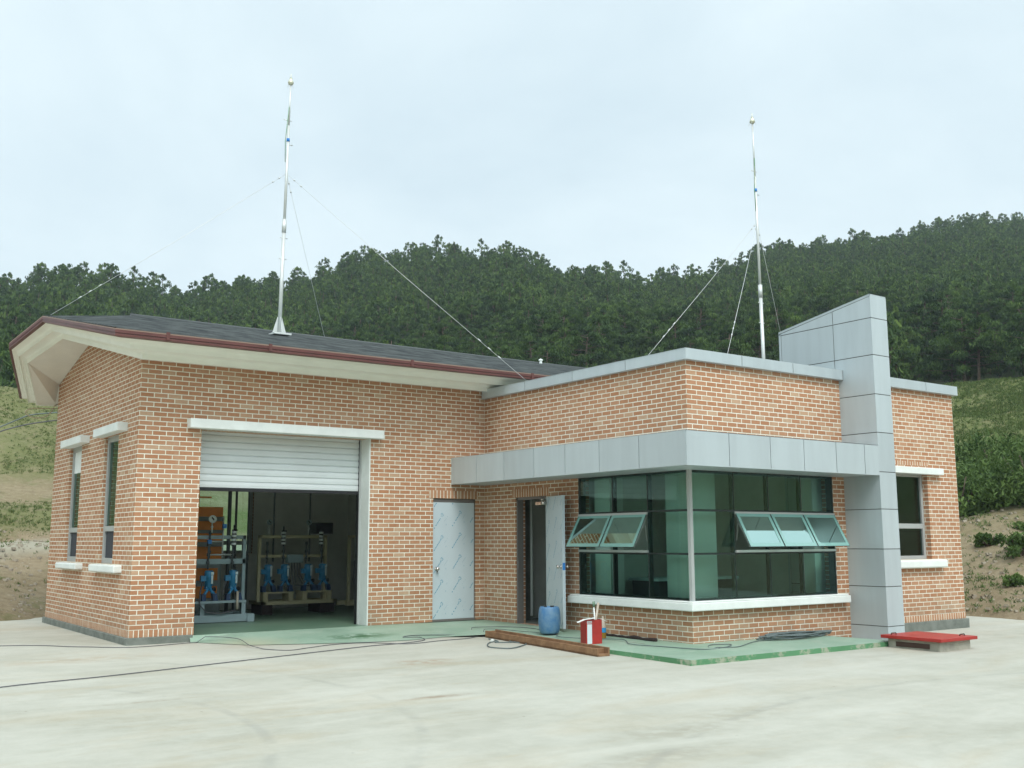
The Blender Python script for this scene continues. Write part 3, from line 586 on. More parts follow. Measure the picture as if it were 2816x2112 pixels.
# roller shutter
s = MB(); zt = 3.05; zb = 2.135; n_ = 9; hh = (zt-zb)/n_
for i in range(n_):
    a = zb+i*hh
    pr_ = [(.35, a+.002), (.337, a+.012), (.333, a+hh*.5), (.337, a+hh-.012), (.35, a+hh-.004)]
    for j in range(4): s.face([(.92, pr_[j][0], pr_[j][1]), (3.74, pr_[j][0], pr_[j][1]), (3.74, pr_[j+1][0], pr_[j+1][1]), (.92, pr_[j+1][0], pr_[j+1][1])], sm=False)
s.box((.92, .352, zb), (3.74, .362, zt))
sh = s.build('roller_shutter', M['shutter'], B)
q = MB(); q.box((.92, .33, zb-.045), (3.74, .37, zb+.003)); q.build('bottom_bar', M['dark'], sh)
for x in (.93, 3.70):
    q = MB(); q.box((x, .30, -.01), (x+.03, .31, zt)); q.box((x, .31, -.01), (x+.03, .40, zt), 1); q.build('guide_rail', [M['frame'], M['dark']], sh)
# eave: outer line O (gutter top) and inner line I (foot of the moulding)
O = [(11.4, -.92, 4.19), (-.63, -.92, 4.17), (-.87, 2.6, 4.94), (-1.13, 3.85, 4.66), (-.52, 6.05, 4.10), (11.4, 6.05, 4.10)]
I = [(11.4, -.17), (-.02, -.17), (-.44, 3.06), (-.74, 4.25), (-.30, 5.55), (11.4, 5.4)]
def pl(t, dz, dzk=None): return [(o[0]+(i[0]-o[0])*t, o[1]+(i[1]-o[1])*t, o[2]+dz) for o, i in zip(O, I)]
def strip(mb, prof, mi=0):
    for (t0, d0), (t1, d1) in zip(prof[:-1], prof[1:]):
        a = pl(t0, d0); b = pl(t1, d1)
        for k in range(len(a)-1): mb.face([a[k], a[k+1], b[k+1], b[k]], None, mi)
roof = None
# shingles: real courses with a lip
rf = MB(); NC = 24
ridge0 = Vector((.6, 2.6, 5.13)); ridgeR = Vector((11.4, 2.6, 5.13)); K0 = Vector((-.63, -.92, 4.185)); RA = Vector((11.4, -.92, 4.195)); AA = Vector((-.87, 2.6, 4.945))
BB = Vector((-1.13, 3.85, 4.665)); CC = Vector((-.52, 6.05, 4.11)); RB = Vector((11.4, 6.05, 4.11))
def course(p0, p1, q0, q1, u0=0):
    for j in range(NC):
        t0, t1 = j/NC, (j+1)/NC; lip = Vector((0, 0, .016))
        a = p0.lerp(q0, t0)+lip; b = p1.lerp(q1, t0)+lip; c = p1.lerp(q1, t1)+Vector((0, 0, .003)); d = p0.lerp(q0, t1)+Vector((0, 0, .003)); v0 = j*.15
        rf.face([a, b, c, d], [(a.x, v0+.004), (b.x, v0+.004), (c.x, v0+.146), (d.x, v0+.146)])
        a2 = a-Vector((0, 0, .014)); b2 = b-Vector((0, 0, .014)); rf.face([a2, b2, b, a], [(a.x, v0), (b.x, v0), (b.x, v0+.001), (a.x, v0+.001)])
course(K0, RA, ridge0, ridgeR); course(K0, K0+Vector((.001, 0, 0)), AA, ridge0)
course(RB, CC, ridgeR, ridge0)
def tri(a, b, c): rf.face([a, b, c], [(a.x, a.y), (b.x, b.y), (c.x, c.y)])
tri(AA, ridge0, BB); tri(BB, ridge0, CC); tri(RA, RB, ridgeR)
roof = rf.build('roof', M['shingle'], B)
q = MB(); q.tube([(.5, 2.6, 5.135), (11.4, 2.6, 5.14)], .03, 8); q.build('ridge_cap', M['shingle'], roof)
g = MB(); strip(g, [(.03, .012), (-.012, .012), (-.012, -.004)], 1); strip(g, [(-.012, -.004), (-.012, -.046), (.004, -.048), (.004, -.055), (-.004, -.057), (-.004, -.088), (.16, -.09)], 0)
gut = g.build('gutter', [M['maroon'], M['maroon2']], roof)
for x in (.05, 1.55, 3.95, 6.35, 8.7):
    q = MB(); q.box((x, -.938, 4.093), (x+.05, -.915, 4.20)); q.build('gutter_joint', M['maroon'], gut)
c_ = MB(); strip(c_, [(.13, -.075), (.14, -.092), (.30, -.093), (.40, -.097), (.455, -.108), (.475, -.125), (.485, -.175), (.505, -.178), (.51, -.150), (.64, -.150), (.80, -.154), (.90, -.164), (.935, -.180), (.945, -.250), (.965, -.252), (.97, -.240), (1.0, -.240)])
cor_ = c_.build('cornice', M['cream'], roof)
for p_ in cor_.data.polygons: p_.use_smooth = False
sf = MB(); ii = pl(1.0, -.240); W0 = (0, -.0, ii[1][2]+.012); W1 = (0, 2.6, 4.785); W2 = (0, 5.25, 4.225)
sf.face([ii[0], ii[1], W0, (11.4, 0, ii[0][2]+.012)]); sf.face([ii[1], ii[2], W1, W0]); sf.face([ii[2], ii[3], W2, W1]); sf.face([ii[3], ii[4], (0, 5.5, 3.90), W2])
sf.face([(0, 5.25, 4.225), (0, 5.5, 3.90), (11.4, 5.5, 3.90), (11.4, 5.25, 4.2)]); sf.face([ii[4], ii[5], (11.4, 5.5, 3.90), (0, 5.5, 3.90)])
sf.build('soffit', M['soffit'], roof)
q = MB(); q.lathe([(.0, 0), (.03, 0), (.035, .03), (.02, .05), (.045, .075), (.045, .10), (.0, .12)], (9.16, 2.5, 5.11), 12); q.build('roof_bolt', M['white'], roof)
# panel cladding: a dark core with separate sheets
def panels(mb, org, d, us, z0, z1, gap=.008, t=.006):
    dx, dy = d; nx, ny = dy, -dx
    for a, b in zip(us[:-1], us[1:]):
        a2, b2 = a+gap/2, b-gap/2
        P = [(org[0]+dx*u, org[1]+dy*u, z) for u, z in ((a2, z0), (b2, z0), (b2, z1), (a2, z1))]
        mb.prism(P, (nx, ny, 0), t)
# parapet coping
cp = MB(); cz0, cz1 = 3.815, 3.965
cp.box((5.92, -.03, cz0), (6.15, -5.08, cz1), 1); cp.box((6.15, -5.08, cz0), (12.56, -4.85, cz1), 1); cp.box((12.33, -4.85, cz0), (12.56, 5.3, cz1), 1)
panels(cp, (5.92, -.03), (0, -1), [0, 1.29, 2.56, 3.81, 5.056], cz0, cz1, .012); panels(cp, (5.914, -5.08), (1, 0), [0, 1.145, 2.27, 3.46], cz0, cz1, .012); panels(cp, (9.8, -5.08), (1, 0), [0, 1.82, 2.766], cz0, cz1, .012)
panels(cp, (12.56, -5.08), (0, 1), [0, 1.5, 3.0, 4.5, 6, 7.5, 9, 10.3], cz0, cz1, .012)
for a, b in (((5.91, -.03), (6.16, -5.086)), ((6.16, -5.086), (12.566, -4.84)), ((12.32, -4.84), (12.566, 5.3))): cp.box((*a, cz1), (*b, cz1+.004))
for a, b in (((5.915, -.03), (6.0, -5.083)), ((6.0, -5.083), (12.563, -5.0)), ((12.5, -5.0), (12.563, 5.3))): cp.box((*a, cz0-.004), (*b, cz0))
cp.build('coping', [M['alu'], M['aludark']], B)
# canopy band over the windows
cn = MB(); z0, z1 = 2.285, 2.74; cx, cy = 5.30, -5.665
cn.box((cx+.02, -.002, z0+.01), (6.0, cy+.02, z1-.01), 1); cn.box((6.0, cy+.02, z0+.01), (9.372, -5.0, z1-.01), 1)
panels(cn, (cx+.02, -.002), (0, -1), [0, .78, 1.58, 2.38, 3.15, 3.93, 4.76, 5.643+.006], z0, z1, .012, .016)
panels(cn, (cx+.004, cy+.02), (1, 0), [0, .80, 1.62, 2.33, 3.05, 3.72, 4.066], z0, z1, .012, .016)
for a, b in (((cx+.004, -.002), (6.0, cy+.004)), ((6.0, cy+.004), (9.37, -5.0))): cn.box((*a, z1-.006), (*b, z1+.001))
for k, (a, b) in enumerate(((0, 1.3), (1.31, 2.6), (2.61, 3.9), (3.91, 5.66))): cn.box((cx+.006, -.003-a, z0-.001), (5.998, -.003-b, z0+.01))
for a, b in ((6.0, 7.1), (7.11, 8.2), (8.21, 9.368)): cn.box((a, cy+.006, z0-.001), (b, -5.002, z0+.01))
cn.build('canopy', [M['alu'], M['aludark']], B)
# upright cladding fin
fn = MB(); fx0, fx1 = 9.38, 9.79; fy0, fy1 = -5.65, -3.84; zf, zb_ = 5.10, 4.785
def ftop(y): return zf+(zb_-zf)*(y-fy0)/(fy1-fy0)
fn.prism([(fx0+.008, fy0+.008, -.3), (fx0+.008, fy1-.008, -.3), (fx0+.008, fy1-.008, zb_-.008), (fx0+.008, fy0+.008, zf-.008)], (1, 0, 0), fx1-fx0-.016, 1)
zj = [-.3, .05, .63, 1.185, 1.78, 2.34, 2.94, 3.53, 4.14, 4.72]; g_ = .006
for z0, z1 in zip(zj[:-1], zj[1:]):
    for ya, yb_ in ((fy0, -4.94), (-4.94, fy1+.0)):
        for xx, nn in ((fx0+.008, (-1, 0, 0)), (fx1-.008, (1, 0, 0))):
            e = .05 if yb_ == fy1 else 0
            fn.prism([(xx, ya+g_, z0+g_), (xx, yb_-g_-e, z0+g_), (xx, yb_-g_-e, z1-g_), (xx, ya+g_, z1-g_)], nn, .008)
    fn.box((fx0+.0, fy0+.008, z0+g_), (fx1, fy0, z1-g_)); fn.box((fx0, fy1-.008, z0+g_), (fx1, fy1, z1-g_))
tr_ = .045
for xx, nn in ((fx0+.008, (-1, 0, 0)), (fx1-.008, (1, 0, 0))):
    z0 = 4.72+g_
    yc = fy0+(zf-tr_-z0)/(zf-zb_)*(fy1-fy0)
    fn.prism([(xx, fy0+g_, z0), (xx, -4.94-g_, z0), (xx, -4.94-g_, ftop(-4.94)-tr_), (xx, fy0+g_, zf-tr_)], nn, .008)
    fn.prism([(xx, -4.94+g_, z0), (xx, min(yc, fy1), z0), (xx, min(yc, fy1)-.01, max(z0+.002, ftop(min(yc, fy1))-tr_)), (xx, -4.94+g_, ftop(-4.94)-tr_)], nn, .008)
    fn.prism([(xx, fy0, zf-tr_+.01), (xx, fy1, zb_-tr_+.01), (xx, fy1, zb_), (xx, fy0, zf)], nn, .008)
    fn.prism([(xx, fy1-.045, -.3), (xx, fy1, -.3), (xx, fy1, zb_-tr_), (xx, fy1-.045, zb_-tr_+.006)], nn, .008)
fn.box((fx0, fy0+.008, 4.72+g_), (fx1, fy0, zf)); fn.prism([(fx0, fy0, zf-.008), (fx0, fy1, zb_-.008), (fx0, fy1, zb_), (fx0, fy0, zf)], (1, 0, 0), fx1-fx0)
fn.box((fx0, fy1-.008, 4.72), (fx1, fy1, zb_))
fn.build('cladding_fin', [M['alu'], M['aludark']], B)
# ------------------------------------------------------------------ corner window
CW = MB(); zr = [.512, 1.14, 1.735, 2.285]; YB = [-2.62, -3.41, -4.17, -5.0]; XC = [6.0, 6.87, 7.60, 8.33, 9.08]; gl_ = .0
fr_ = MB()
fr_.box((5.985, -2.62, .512), (6.10, -2.66, 2.285)); fr_.box((5.975, -4.975, .50), (6.03, -5.028, 2.285), 1)
fr_.box((9.05, -5.012, .512), (9.08, -4.9, 2.285))
for y in YB[1:3]: fr_.box((5.996, y-.012, .512), (6.05, y+.012, 2.285)); 
for y in YB[1:3]: fr_.box((6.01, y-.014, .512), (6.07, y+.014, 2.285), 0)
for x in XC[1:4]: fr_.box((x-.012, -4.996, .512), (x+.012, -4.95, 2.285)); fr_.box((x-.014, -4.99, .512), (x+.014, -4.93, 2.285), 0)
for z in zr[1:3]: fr_.box((5.998, -4.97, z-.014), (6.08, -2.63, z+.014)); fr_.box((6.03, -4.998, z-.014), (9.07, -4.92, z+.014))
for z in (zr[0], zr[3]-.03): fr_.box((5.997, -4.97, z), (6.1, -2.63, z+.03)); fr_.box((6.03, -4.997, z), (9.07, -4.9, z+.03))
# silver rails above and below the opening lights
for z in (zr[1]+.012, zr[2]-.045):
    fr_.box((5.972, YB[2], z), (5.996, YB[0]-.0, z+.035), 1); fr_.box((XC[1], -5.028, z), (XC[4], -5.004, z+.035), 1)
cw = fr_.build('corner_window', [M['bronze'], M['frame']], B)
def pane(p, name='pane', m='glass', par=None):
    q = MB(); q.face(p); return q.build(name, M[m], par or cw)
for j in range(3):
    z0, z1 = zr[j]+.014, zr[j+1]-.014
    for i in range(3):
        if j == 1 and i < 2: continue
        pane([(5.994, YB[i]-.012, z0), (5.994, YB[i+1]+.012, z0), (5.994, YB[i+1]+.012, z1), (5.994, YB[i]-.012, z1)])
    for i in range(4):
        if j == 1 and i > 0: continue
        pane([(XC[i]+.012, -5.006, z0), (XC[i+1]-.012, -5.006, z0), (XC[i+1]-.012, -5.006, z1), (XC[i]+.012, -5.006, z1)])
M['frit'] = mat('green_glass_margin', (.20, .40, .36), .12, spec=.8, coat=.6)
def sash(p0, p1, nrm, z1=1.70, h=.535, ang=29):        # hinged at the top, hung outwards
    p0, p1, nrm = Vector(p0), Vector(p1), Vector(nrm); dn = Vector((0, 0, -1))*math.cos(R(ang))+nrm*math.sin(R(ang)); fn_ = (nrm*math.cos(R(ang))+Vector((0, 0, 1))*math.sin(R(ang)))
    al = (p1-p0).normalized(); wd = (p1-p0).length; q = MB()
    P = lambda u, v, o=0: p0+al*u+dn*v+fn_*o
    b = .055
    for (u0, u1, v0, v1) in ((0, wd, 0, b), (0, wd, h-b, h), (0, b, b, h-b), (wd-b, wd, b, h-b)):
        q.prism([P(u0, v0), P(u1, v0), P(u1, v1), P(u0, v1)], fn_, .008, 1)
        e = .012; q.prism([P(u0+e, v0+e, -.03), P(u1-e, v0+e, -.03), P(u1-e, v1-e, -.03), P(u0+e, v1-e, -.03)], fn_, .028, 2)
    q.face([P(b, b, .004), P(wd-b, b, .004), P(wd-b, h-b, .004), P(b, h-b, .004)], None, 0)
    for u0, u1, v0, v1 in ((-.004, 0, 0, h), (wd, wd+.004, 0, h), (0, wd, h, h+.004)): q.prism([P(u0, v0), P(u1, v0), P(u1, v1), P(u0, v1)], fn_, .009, 3)
    for u in (.03, wd-.03): q.tube([P(u, .30, -.03), P(u, .12, -.03)-nrm*.02-Vector((0, 0, .02)), p0+al*u+Vector((0, 0, -.38))-nrm*.02], .006, 6, 2)
    return q.build('sash', [M['glass3'], M['frit'], M['frame'], M['bronze']], cw)
for i in (0, 1): sash((5.985, YB[i]-.012, 1.70), (5.985, YB[i+1]+.012, 1.70), (-1, 0, 0))
for i in (1, 2, 3): sash((XC[i]+.012, -5.018, 1.70), (XC[i+1]-.012, -5.018, 1.70), (0, -1, 0))
# plain windows
def window(org, d, wd, z0, z1, zt, rec, screen=True, blind=False, fw_=.06):
    dx, dy = d; nx, ny = dy, -dx; P = lambda a, z, o=0: (org[0]+dx*a-nx*o, org[1]+dy*a-ny*o, z)
    f = MB()
    def bar(a, b, z, y, o0=rec, o1=rec+.07): f.prism([P(a, z, o1), P(b, z, o1), P(b, y, o1), P(a, y, o1)], (nx, ny, 0), o1-o0)
    bar(0, fw_, z0, z1); bar(wd-fw_, wd, z0, z1); bar(fw_, wd-fw_, z0, z0+fw_); bar(fw_, wd-fw_, z1-fw_, z1); bar(fw_, wd-fw_, zt-.04, zt+.04)
    wn = f.build('window', M['frame'], B)
    q = MB(); q.face([P(fw_, zt+.04, rec+.03), P(wd-fw_, zt+.04, rec+.03), P(wd-fw_, z1-fw_, rec+.03), P(fw_, z1-fw_, rec+.03)]); q.build('pane', M['glass2'], wn)
    q = MB(); q.face([P(fw_, z0+fw_, rec+.03), P(wd-fw_, z0+fw_, rec+.03), P(wd-fw_, zt-.04, rec+.03), P(fw_, zt-.04, rec+.03)]); q.build('insect_screen' if screen else 'pane', M['mesh'] if screen else M['glass2'], wn)
    if blind: q = MB(); q.prism([P(fw_, z1-.45, rec+.06), P(wd-fw_, z1-.45, rec+.06), P(wd-fw_, z1-fw_, rec+.06), P(fw_, z1-fw_, rec+.06)], (nx, ny, 0), .04); q.build('vent_panel', M['white'], wn)
    return wn
window((0, 4.05), (0, -1), .80, 1.0, 2.95, 1.53, .045, blind=True, fw_=.085); window((0, 1.80), (0, -1), .78, 1.0, 2.95, 1.53, .045, fw_=.085)
wr = window((10.3, -5), (1, 0), 1.32, 1.0, 2.42, 1.545, .10, screen=False)
window((3.78, 5.25), (-1, 0), 1.48, 1.09, 2.75, 1.3, .08, screen=False)
# doors
def film(q, P, wd, h, zoff, flip=1):       # diagonal printed marks of the protective film, in the door's own mesh
    r_ = random.Random(5)
    def dash(mi, u, v, du, dv, t):
        n_ = Vector((-dv, du)).normalized()*t
        c = [(u-n_.x, v-n_.y), (u+du-n_.x, v+dv-n_.y), (u+du+n_.x, v+dv+n_.y), (u+n_.x, v+n_.y)]
        if all(0.005 < a < wd-.005 and .005 < b < h-.005 for a, b in c): q.face([P(a, b) for a, b in c], None, mi)
    rows = int(h/.372)+2
    for j in range(-1, rows):
        for i, (u0, v0) in enumerate(((.02, .0), (.385, .045), (.75, .11))):
            for k in range(9):
                if r_.random() < .12: continue
                a = k*.0165; dash(1, (u0 if flip > 0 else wd-u0-.13)+a, zoff+j*.372+v0+a*1.38, .0125, .017, .006 if k % 2 else .0085)
            uu = (u0 if flip > 0 else wd-u0-.13)+.145; vv = zoff+j*.372+v0+.22
            for a, b in ((0, 0), (.03, 0), (0, .032), (.03, .032), (.015, .045), (.04, .016)): dash(1, uu+a-.01, vv+b-.01, .015, .007, .006)
            for k in range(5):
                if r_.random() < .2: continue
                a = k*.013; dash(2, u0+.21+a, zoff+j*.372+v0+.13+a*1.3, .009, .012, .003)
            dash(1, u0+.24, zoff+j*.372+v0+.06, .001, .022, .0035)
def knob(par, c, n, m='chrome'):
    q = MB(); q.lathe([(0, 0), (.032, 0), (.032, .008), (.013, .012), (.013, .035), (.024, .042), (.029, .055), (.024, .070), (0, .076)], c, 16, axis=n); q.build('handle', M[m], par)
q = MB(); q.box((4.955, .03, -.012), (4.975, .12, 2.04)); q.box((5.79, .03, -.012), (5.815, .12, 2.04)); q.box((4.955, .03, 1.985), (5.815, .12, 2.04)); q.box((4.955, .025, -.012), (5.815, .12, .022))
d1 = q.build('door_frame', M['doorframe'], B)
q = MB(); q.box((4.962, .022, .024), (5.792, .07, 1.978)); film(q, lambda u, v: (4.962+u, .0205, .024+v), .83, 1.954, .02); dl = q.build('door', [M['door'], M['ink'], M['inkfaint']], B); knob(dl, (5.03, .022, .86), (0, -1, 0))
q = MB(); q.box((5.035, -.005, .80), (5.05, .02, .845)); q.build('keys', M['chrome'], dl)
q = MB(); q.box((6.02, -.935, -.03), (6.14, -.96, 2.04)); q.box((6.02, -1.755, -.03), (6.14, -1.778, 2.04)); q.box((6.02, -.935, 2.0), (6.14, -1.778, 2.042)); q.box((6.012, -.99, .85), (6.02, -.97, 1.0)); q.build('door_frame', M['doorframe'], B)
a_ = R(20); hx, hy = 6.0, -1.765; du = Vector((-math.sin(a_), -math.cos(a_), 0)); dn_ = Vector((-math.cos(a_), math.sin(a_), 0))
q = MB(); q.prism([(hx, hy, 0), Vector((hx, hy, 0))+du*.84, Vector((hx, hy, 2.02))+du*.84, (hx, hy, 2.02)], -dn_, .045); film(q, lambda u, v: Vector((hx, hy, v))+du*u+dn_*.0015, .84, 2.02, -.1); dl2 = q.build('door', [M['door'], M['ink'], M['inkfaint']], B)
for s_ in (1, -1): knob(dl2, Vector((hx, hy, .93))+du*.775+(dn_*.0 if s_ > 0 else -dn_*.045), dn_*s_)
q = MB(); q.prism([Vector((hx, hy, .88))+du*.8405, Vector((hx, hy, .88))+du*.8415, Vector((hx, hy, .99))+du*.8415, Vector((hx, hy, .99))+du*.8405], -dn_, .042); q.build('lock_plate', M['bluetape'], dl2)
q = MB(); q.box((5.99, -1.70, 1.90), (6.08, -1.50, 1.95)); q.tube([Vector((hx, hy, 1.93))+du*.05+dn_*.02, Vector((hx, hy, 1.93))+du*.05+dn_*.09], .035, 12); q.tube([(6.02, -1.55, 1.985), (5.93, -1.80, 1.985)], .012, 8); q.build('door_closer', M['chrome'], dl2)
q = MB(); q.box((6.5, -.66, .06), (6.53, -.69, 2.10)); q.build('inner_jamb', M['white'], B)
q = MB(); q.box((6.52, -.66, -.02), (6.56, -.22, 2.2)); q.build('inner_wall', M['grey'], B)
# office furniture seen dimly through the glass
t = empty('office_desk', (7.9, -3.0, -.02), 'dark office desk with pale top dimly seen behind the green corner window', 'desk')
q = MB(); q.box((7.0, -3.3, .70), (8.8, -2.6, .74)); q.build('desk_top', M['label'], t)
q = MB(); q.box((7.05, -3.25, -.02), (7.10, -2.65, .70)); q.box((8.7, -3.25, -.02), (8.75, -2.65, .70)); q.box((7.10, -2.72, .2), (8.7, -2.68, .70)); q.build('desk_body', M['cabinet'], t)
# ------------------------------------------------------------------ lightning masts with guy wires
def mast(base, top, coll, attach, anchors, lab, plate=True, tape_z=None):
    t = empty('lightning_mast', base, lab, 'mast', 'guyed lightning masts on the roofs'); b = Vector(base); e = Vector(top); ax = (e-b).normalized()
    at = lambda z: b+ax*((z-b.z)/ax.z)
    q = MB(); q.tube([b, at(coll)], .033, 12); q.tube([at(coll-.02), at(coll+.22)], .039, 12); q.tube([at(coll), at(attach+.9)], .025, 12); q.tube([at(attach+.9), at(e.z-.10)], .016, 10)
    for z in (coll-.12, coll-.5): q.tube([at(z)-Vector((.07, 0, 0)), at(z)+Vector((.07, 0, 0))], .009, 6)
    q.tube([at(attach+1.0)+Vector((-.10, 0, 0)), at(attach+1.0)+Vector((.05, 0, 0))], .008, 6); q.tube([at(attach+.55)+Vector((-.02, 0, 0)), at(attach+.55)+Vector((.09, 0, 0))], .010, 6)
    q.build('pole', M['steel'], t)
    q = MB(); q.tube([at(attach+.2)+Vector((-.05, -.03, 0)), at(attach+.6)+Vector((-.065, -.03, 0)), at(attach+1.25)+Vector((-.02, -.03, 0))], .007, 6); q.build('down_conductor', M['apronedge'], t)
    q = MB(); q.tube([at(attach+.60), at(attach+.66)], .029, 12); q.build('blue_tape', M['bluetape'], t)
    q = MB(); q.lathe([(.0, -.12), (.03, -.115), (.053, -.085), (.050, -.055), (.030, -.02), (.018, .01), (.025, .015), (.007, .025), (.006, .08), (0, .10)], e, 16); hd = q.build('finial', M['brass'], t)
    q = MB()
    for k in range(4):
        a = k*math.pi/2+.5; q = MB(); q.tube([e+Vector((math.cos(a)*.04, math.sin(a)*.04, -.09)), e+Vector((math.cos(a)*.075, math.sin(a)*.075, -.15))], .003, 5); q.build('finial_prong', M['steel'], hd)
    if plate:
        q = MB(); q.box(b+Vector((-.16, -.16, -.03)), b+Vector((.16, .16, .0)))
        for a in range(4):
            c_ = Vector((math.cos(a*math.pi/2), math.sin(a*math.pi/2), 0)); n_ = Vector((-c_.y, c_.x, 0))*.008
            q.prism([b+c_*.04-n_/2, b+c_*.13-n_/2, b+c_*.04+Vector((0, 0, .30))-n_/2, b+c_*.03+Vector((0, 0, .30))-n_/2], n_, .008)
        q.build('base_plate', M['steel'], t)
    for an in anchors:
        a = at(attach); c = Vector(an); q = MB(); q.tube([a, a.lerp(c, .5)-Vector((0, 0, .02)), c], .0035, 5)
        for f in (.03, .06): q.tube([a.lerp(c, f), a.lerp(c, f+.006)], .013, 6)
        for f in (.80, .84, .88): q.tube([a.lerp(c, f), a.lerp(c, f+.012)], .009, 6)
        q.build('guy_wire', M['steel'], t)
mast((2.764, 1.6, 4.90), (2.84, 1.6, 9.62), 6.75, 7.82, [(-.775, 2.50, 4.96), (6.05, -1.25, 3.97), (5.966, 5.6, 4.2)], 'tall silver lightning mast with guy wires on the slate gable roof')
mast((10.555, -2.5, 3.62), (10.49, -2.5, 9.32), 5.82, 7.25, [(5.95, -4.30, 3.975), (6.80, -5.05, 3.975), (18.0-5.0, -1.2, 4.15)], 'tall silver lightning mast with guy wires beside the grey cladding fin')
# ------------------------------------------------------------------ garage contents
def pump(par, x, y, z, s=1.0, dark=False):      # motor on a dosing head, standing on splayed feet
    q = MB(); c = (x, y, z)
    q.lathe([(0, .50), (.055, .50), (.072, .48), (.074, .36), (.066, .355), (.066, .25), (.05, .23), (.04, .20), (0, .20)], c, 18)
    q.obox((x-.10, y-.01, z+.37), (.045, 0, 0), (0, .035, 0), (0, 0, .045)); p = q.build('pump', M['pumpblue'], par, bevel=0)
    q = MB(); q.prism([(x-.06, y-.04, z+.19), (x+.05, y-.04, z+.19), (x+.035, y-.04, z+.28), (x-.045, y-.04, z+.28)], (0, 1, 0), .09)
    q.tube([(x-.01, y-.03, z+.20), (x-.09, y-.05, z+.09)], .026, 8); q.tube([(x+.01, y-.03, z+.20), (x+.10, y-.05, z+.09)], .026, 8); q.build('pump_head', M['pumpblue'], p)
    q = MB(); q.box((x-.13, y-.08, z), (x-.06, y+.03, z+.11)); q.build('pump_foot', M['pumpdark'], p)
    q = MB(); q.prism([(x+.07, y-.08, z), (x+.15, y-.08, z), (x+.12, y-.08, z+.12), (x+.05, y-.08, z+.12)], (0, 1, 0), .1); q.build('pump_foot', M['pumpdark'], p)
    q = MB(); q.lathe([(0, -.01), (.03, -.01), (.034, .03), (0, .035)], (x+.075, y-.03, z+.19), 12, axis=(.5, -1, .1)); q.build('dial_knob', M['dark'], p)
    q = MB(); q.box((x+.012, y-.079, z+.43), (x+.06, y-.072, z+.475)); q.box((x+.018, y-.076, z+.28), (x+.05, y-.070, z+.42)); q.build('name_plate', M['label'], p)
    return p
def riser(par, x, y, z0, z1):
    q = MB(); q.tube([(x, y, z0), (x, y, z1)], .016, 8)
    for z in (z0+.08, (z0+z1)/2, z1-.05): q.tube([(x, y, z), (x, y, z+.05)], .028, 8)
    q.build('pipe', M['pipe'], par)
def damper(par, x, y, z):
    q = MB(); q.tube([(x, y, z), (x, y, z+.27)], .038, 12)
    q.tube([(x, y, z+.27), (x, y, z+.36)], .016, 8); q.tube([(x-.03, y, z+.27), (x+.06, y, z+.27)], .012, 8); d = q.build('damper', M['dark'], par)
    q = MB()
    for k in range(4): q.tube([(x, y-.003, z+.02+k*.065), (x, y-.003, z+.06+k*.065)], .041, 12)
    q.build('damper_ring', M['tape'], d)
def gauge(par, x, y, z, r=.06, m='dial'):
    q = MB(); q.lathe([(0, 0), (r, 0), (r, .03), (r*.9, .032), (r*.9, .028), (0, .028)], (x, y, z), 20, axis=(-.15, -1, 0)); g_ = q.build('gauge', M[m], par)
    q = MB(); q.tube([(x, y+.01, z-r), (x, y+.01, z-r-.16)], .012, 8); q.tube([(x, y+.01, z-r-.05), (x, y+.01, z-r-.08)], .022, 8); q.build('gauge_stem', M['steel'], g_)
    q = MB(); q.obox((x-.004, y-.034, z+.008), (.004, 0, .012), (0, .001, 0), (.02, 0, -.022)); q.build('needle', M['dark'], g_)
t = empty('pump_skid', (2.1, 2.05, -.01), 'grey steel pump skid with two bright blue pumps, nearest inside the open shutter', 'pump skid')
q = MB(); y0 = 2.03; y1 = 2.75
q.box((1.30, y0, .0), (2.64, y0+.08, .12)); q.box((2.52, y0-.03, -.01), (2.64, y1, .11)); q.box((1.30, y1-.08, 0), (2.64, y1, .12))
for x in (1.72, 2.43): q.box((x, y0+.02, .12), (x+.07, y0+.09, .35))
for x in (1.20, 2.43): q.box((x, y0+.05, .12), (x+.055, y0+.11, 1.43))
q.box((1.20, y0+.05, 1.37), (2.48, y0+.11, 1.43)); q.box((1.20, y0+.05, .955), (2.48, y0+.11, 1.04)); q.box((1.25, y0, .31), (2.50, y0+.35, .35)); q.build('skid_frame', M['skidgrey'], t)
pump(t, 1.87, y0+.1, .35); pump(t, 2.29, y0+.1, .35); pump(t, 1.44, y0+.1, .35)
for x in (1.82, 2.24): riser(t, x, y0+.02, .87, 1.30)
damper(t, 2.245, y0, 1.25); gauge(t, 1.855, y0-.02, 1.70, .065); riser(t, 1.84, y0+.03, 1.05, 1.5)
q = MB(); q.tube([(2.07, y0+.05, 1.05), (2.07, y0+.05, 1.75)], .014, 8); q.tube([(1.82, y0+.02, 1.11), (2.24, y0+.02, 1.11)], .014, 8); q.tube([(2.07, y0+.05, 1.33), (1.80, y0+.05, 1.33)], .014, 8); q.build('pipe', M['frame'], t)
for z in (1.32, 1.58): q = MB(); q.box((1.80 if z < 1.5 else 2.05, y0-.01, z-.03), (1.86 if z < 1.5 else 2.11, y0+.05, z+.04)); q.build('valve', M['bluetape'], t)
q = MB(); q.tube([(1.78, y0+.1, .7), (1.70, y0, .5), (1.69, y0-.03, .3), (1.80, y0-.04, .17), (2.05, y0-.04, .14), (2.32, y0-.02, .19)], .012, 6); q.tube([(2.18, y0+.08, .7), (2.09, y0, .52), (2.07, y0, .36)], .012, 6); q.build('cable', M['cable'], t)
q = MB(); q.tube([(2.33, y0-.03, .20), (2.33, y0-.03, .50)], .022, 8); q.build('sight_tube', M['bottle'], t)
t = empty('pump_skid', (3.9, 3.4, -.01), 'beige pump skid with four blue pumps and a cable box, on dark blocks', 'pump skid')
q = MB(); y0 = 3.30
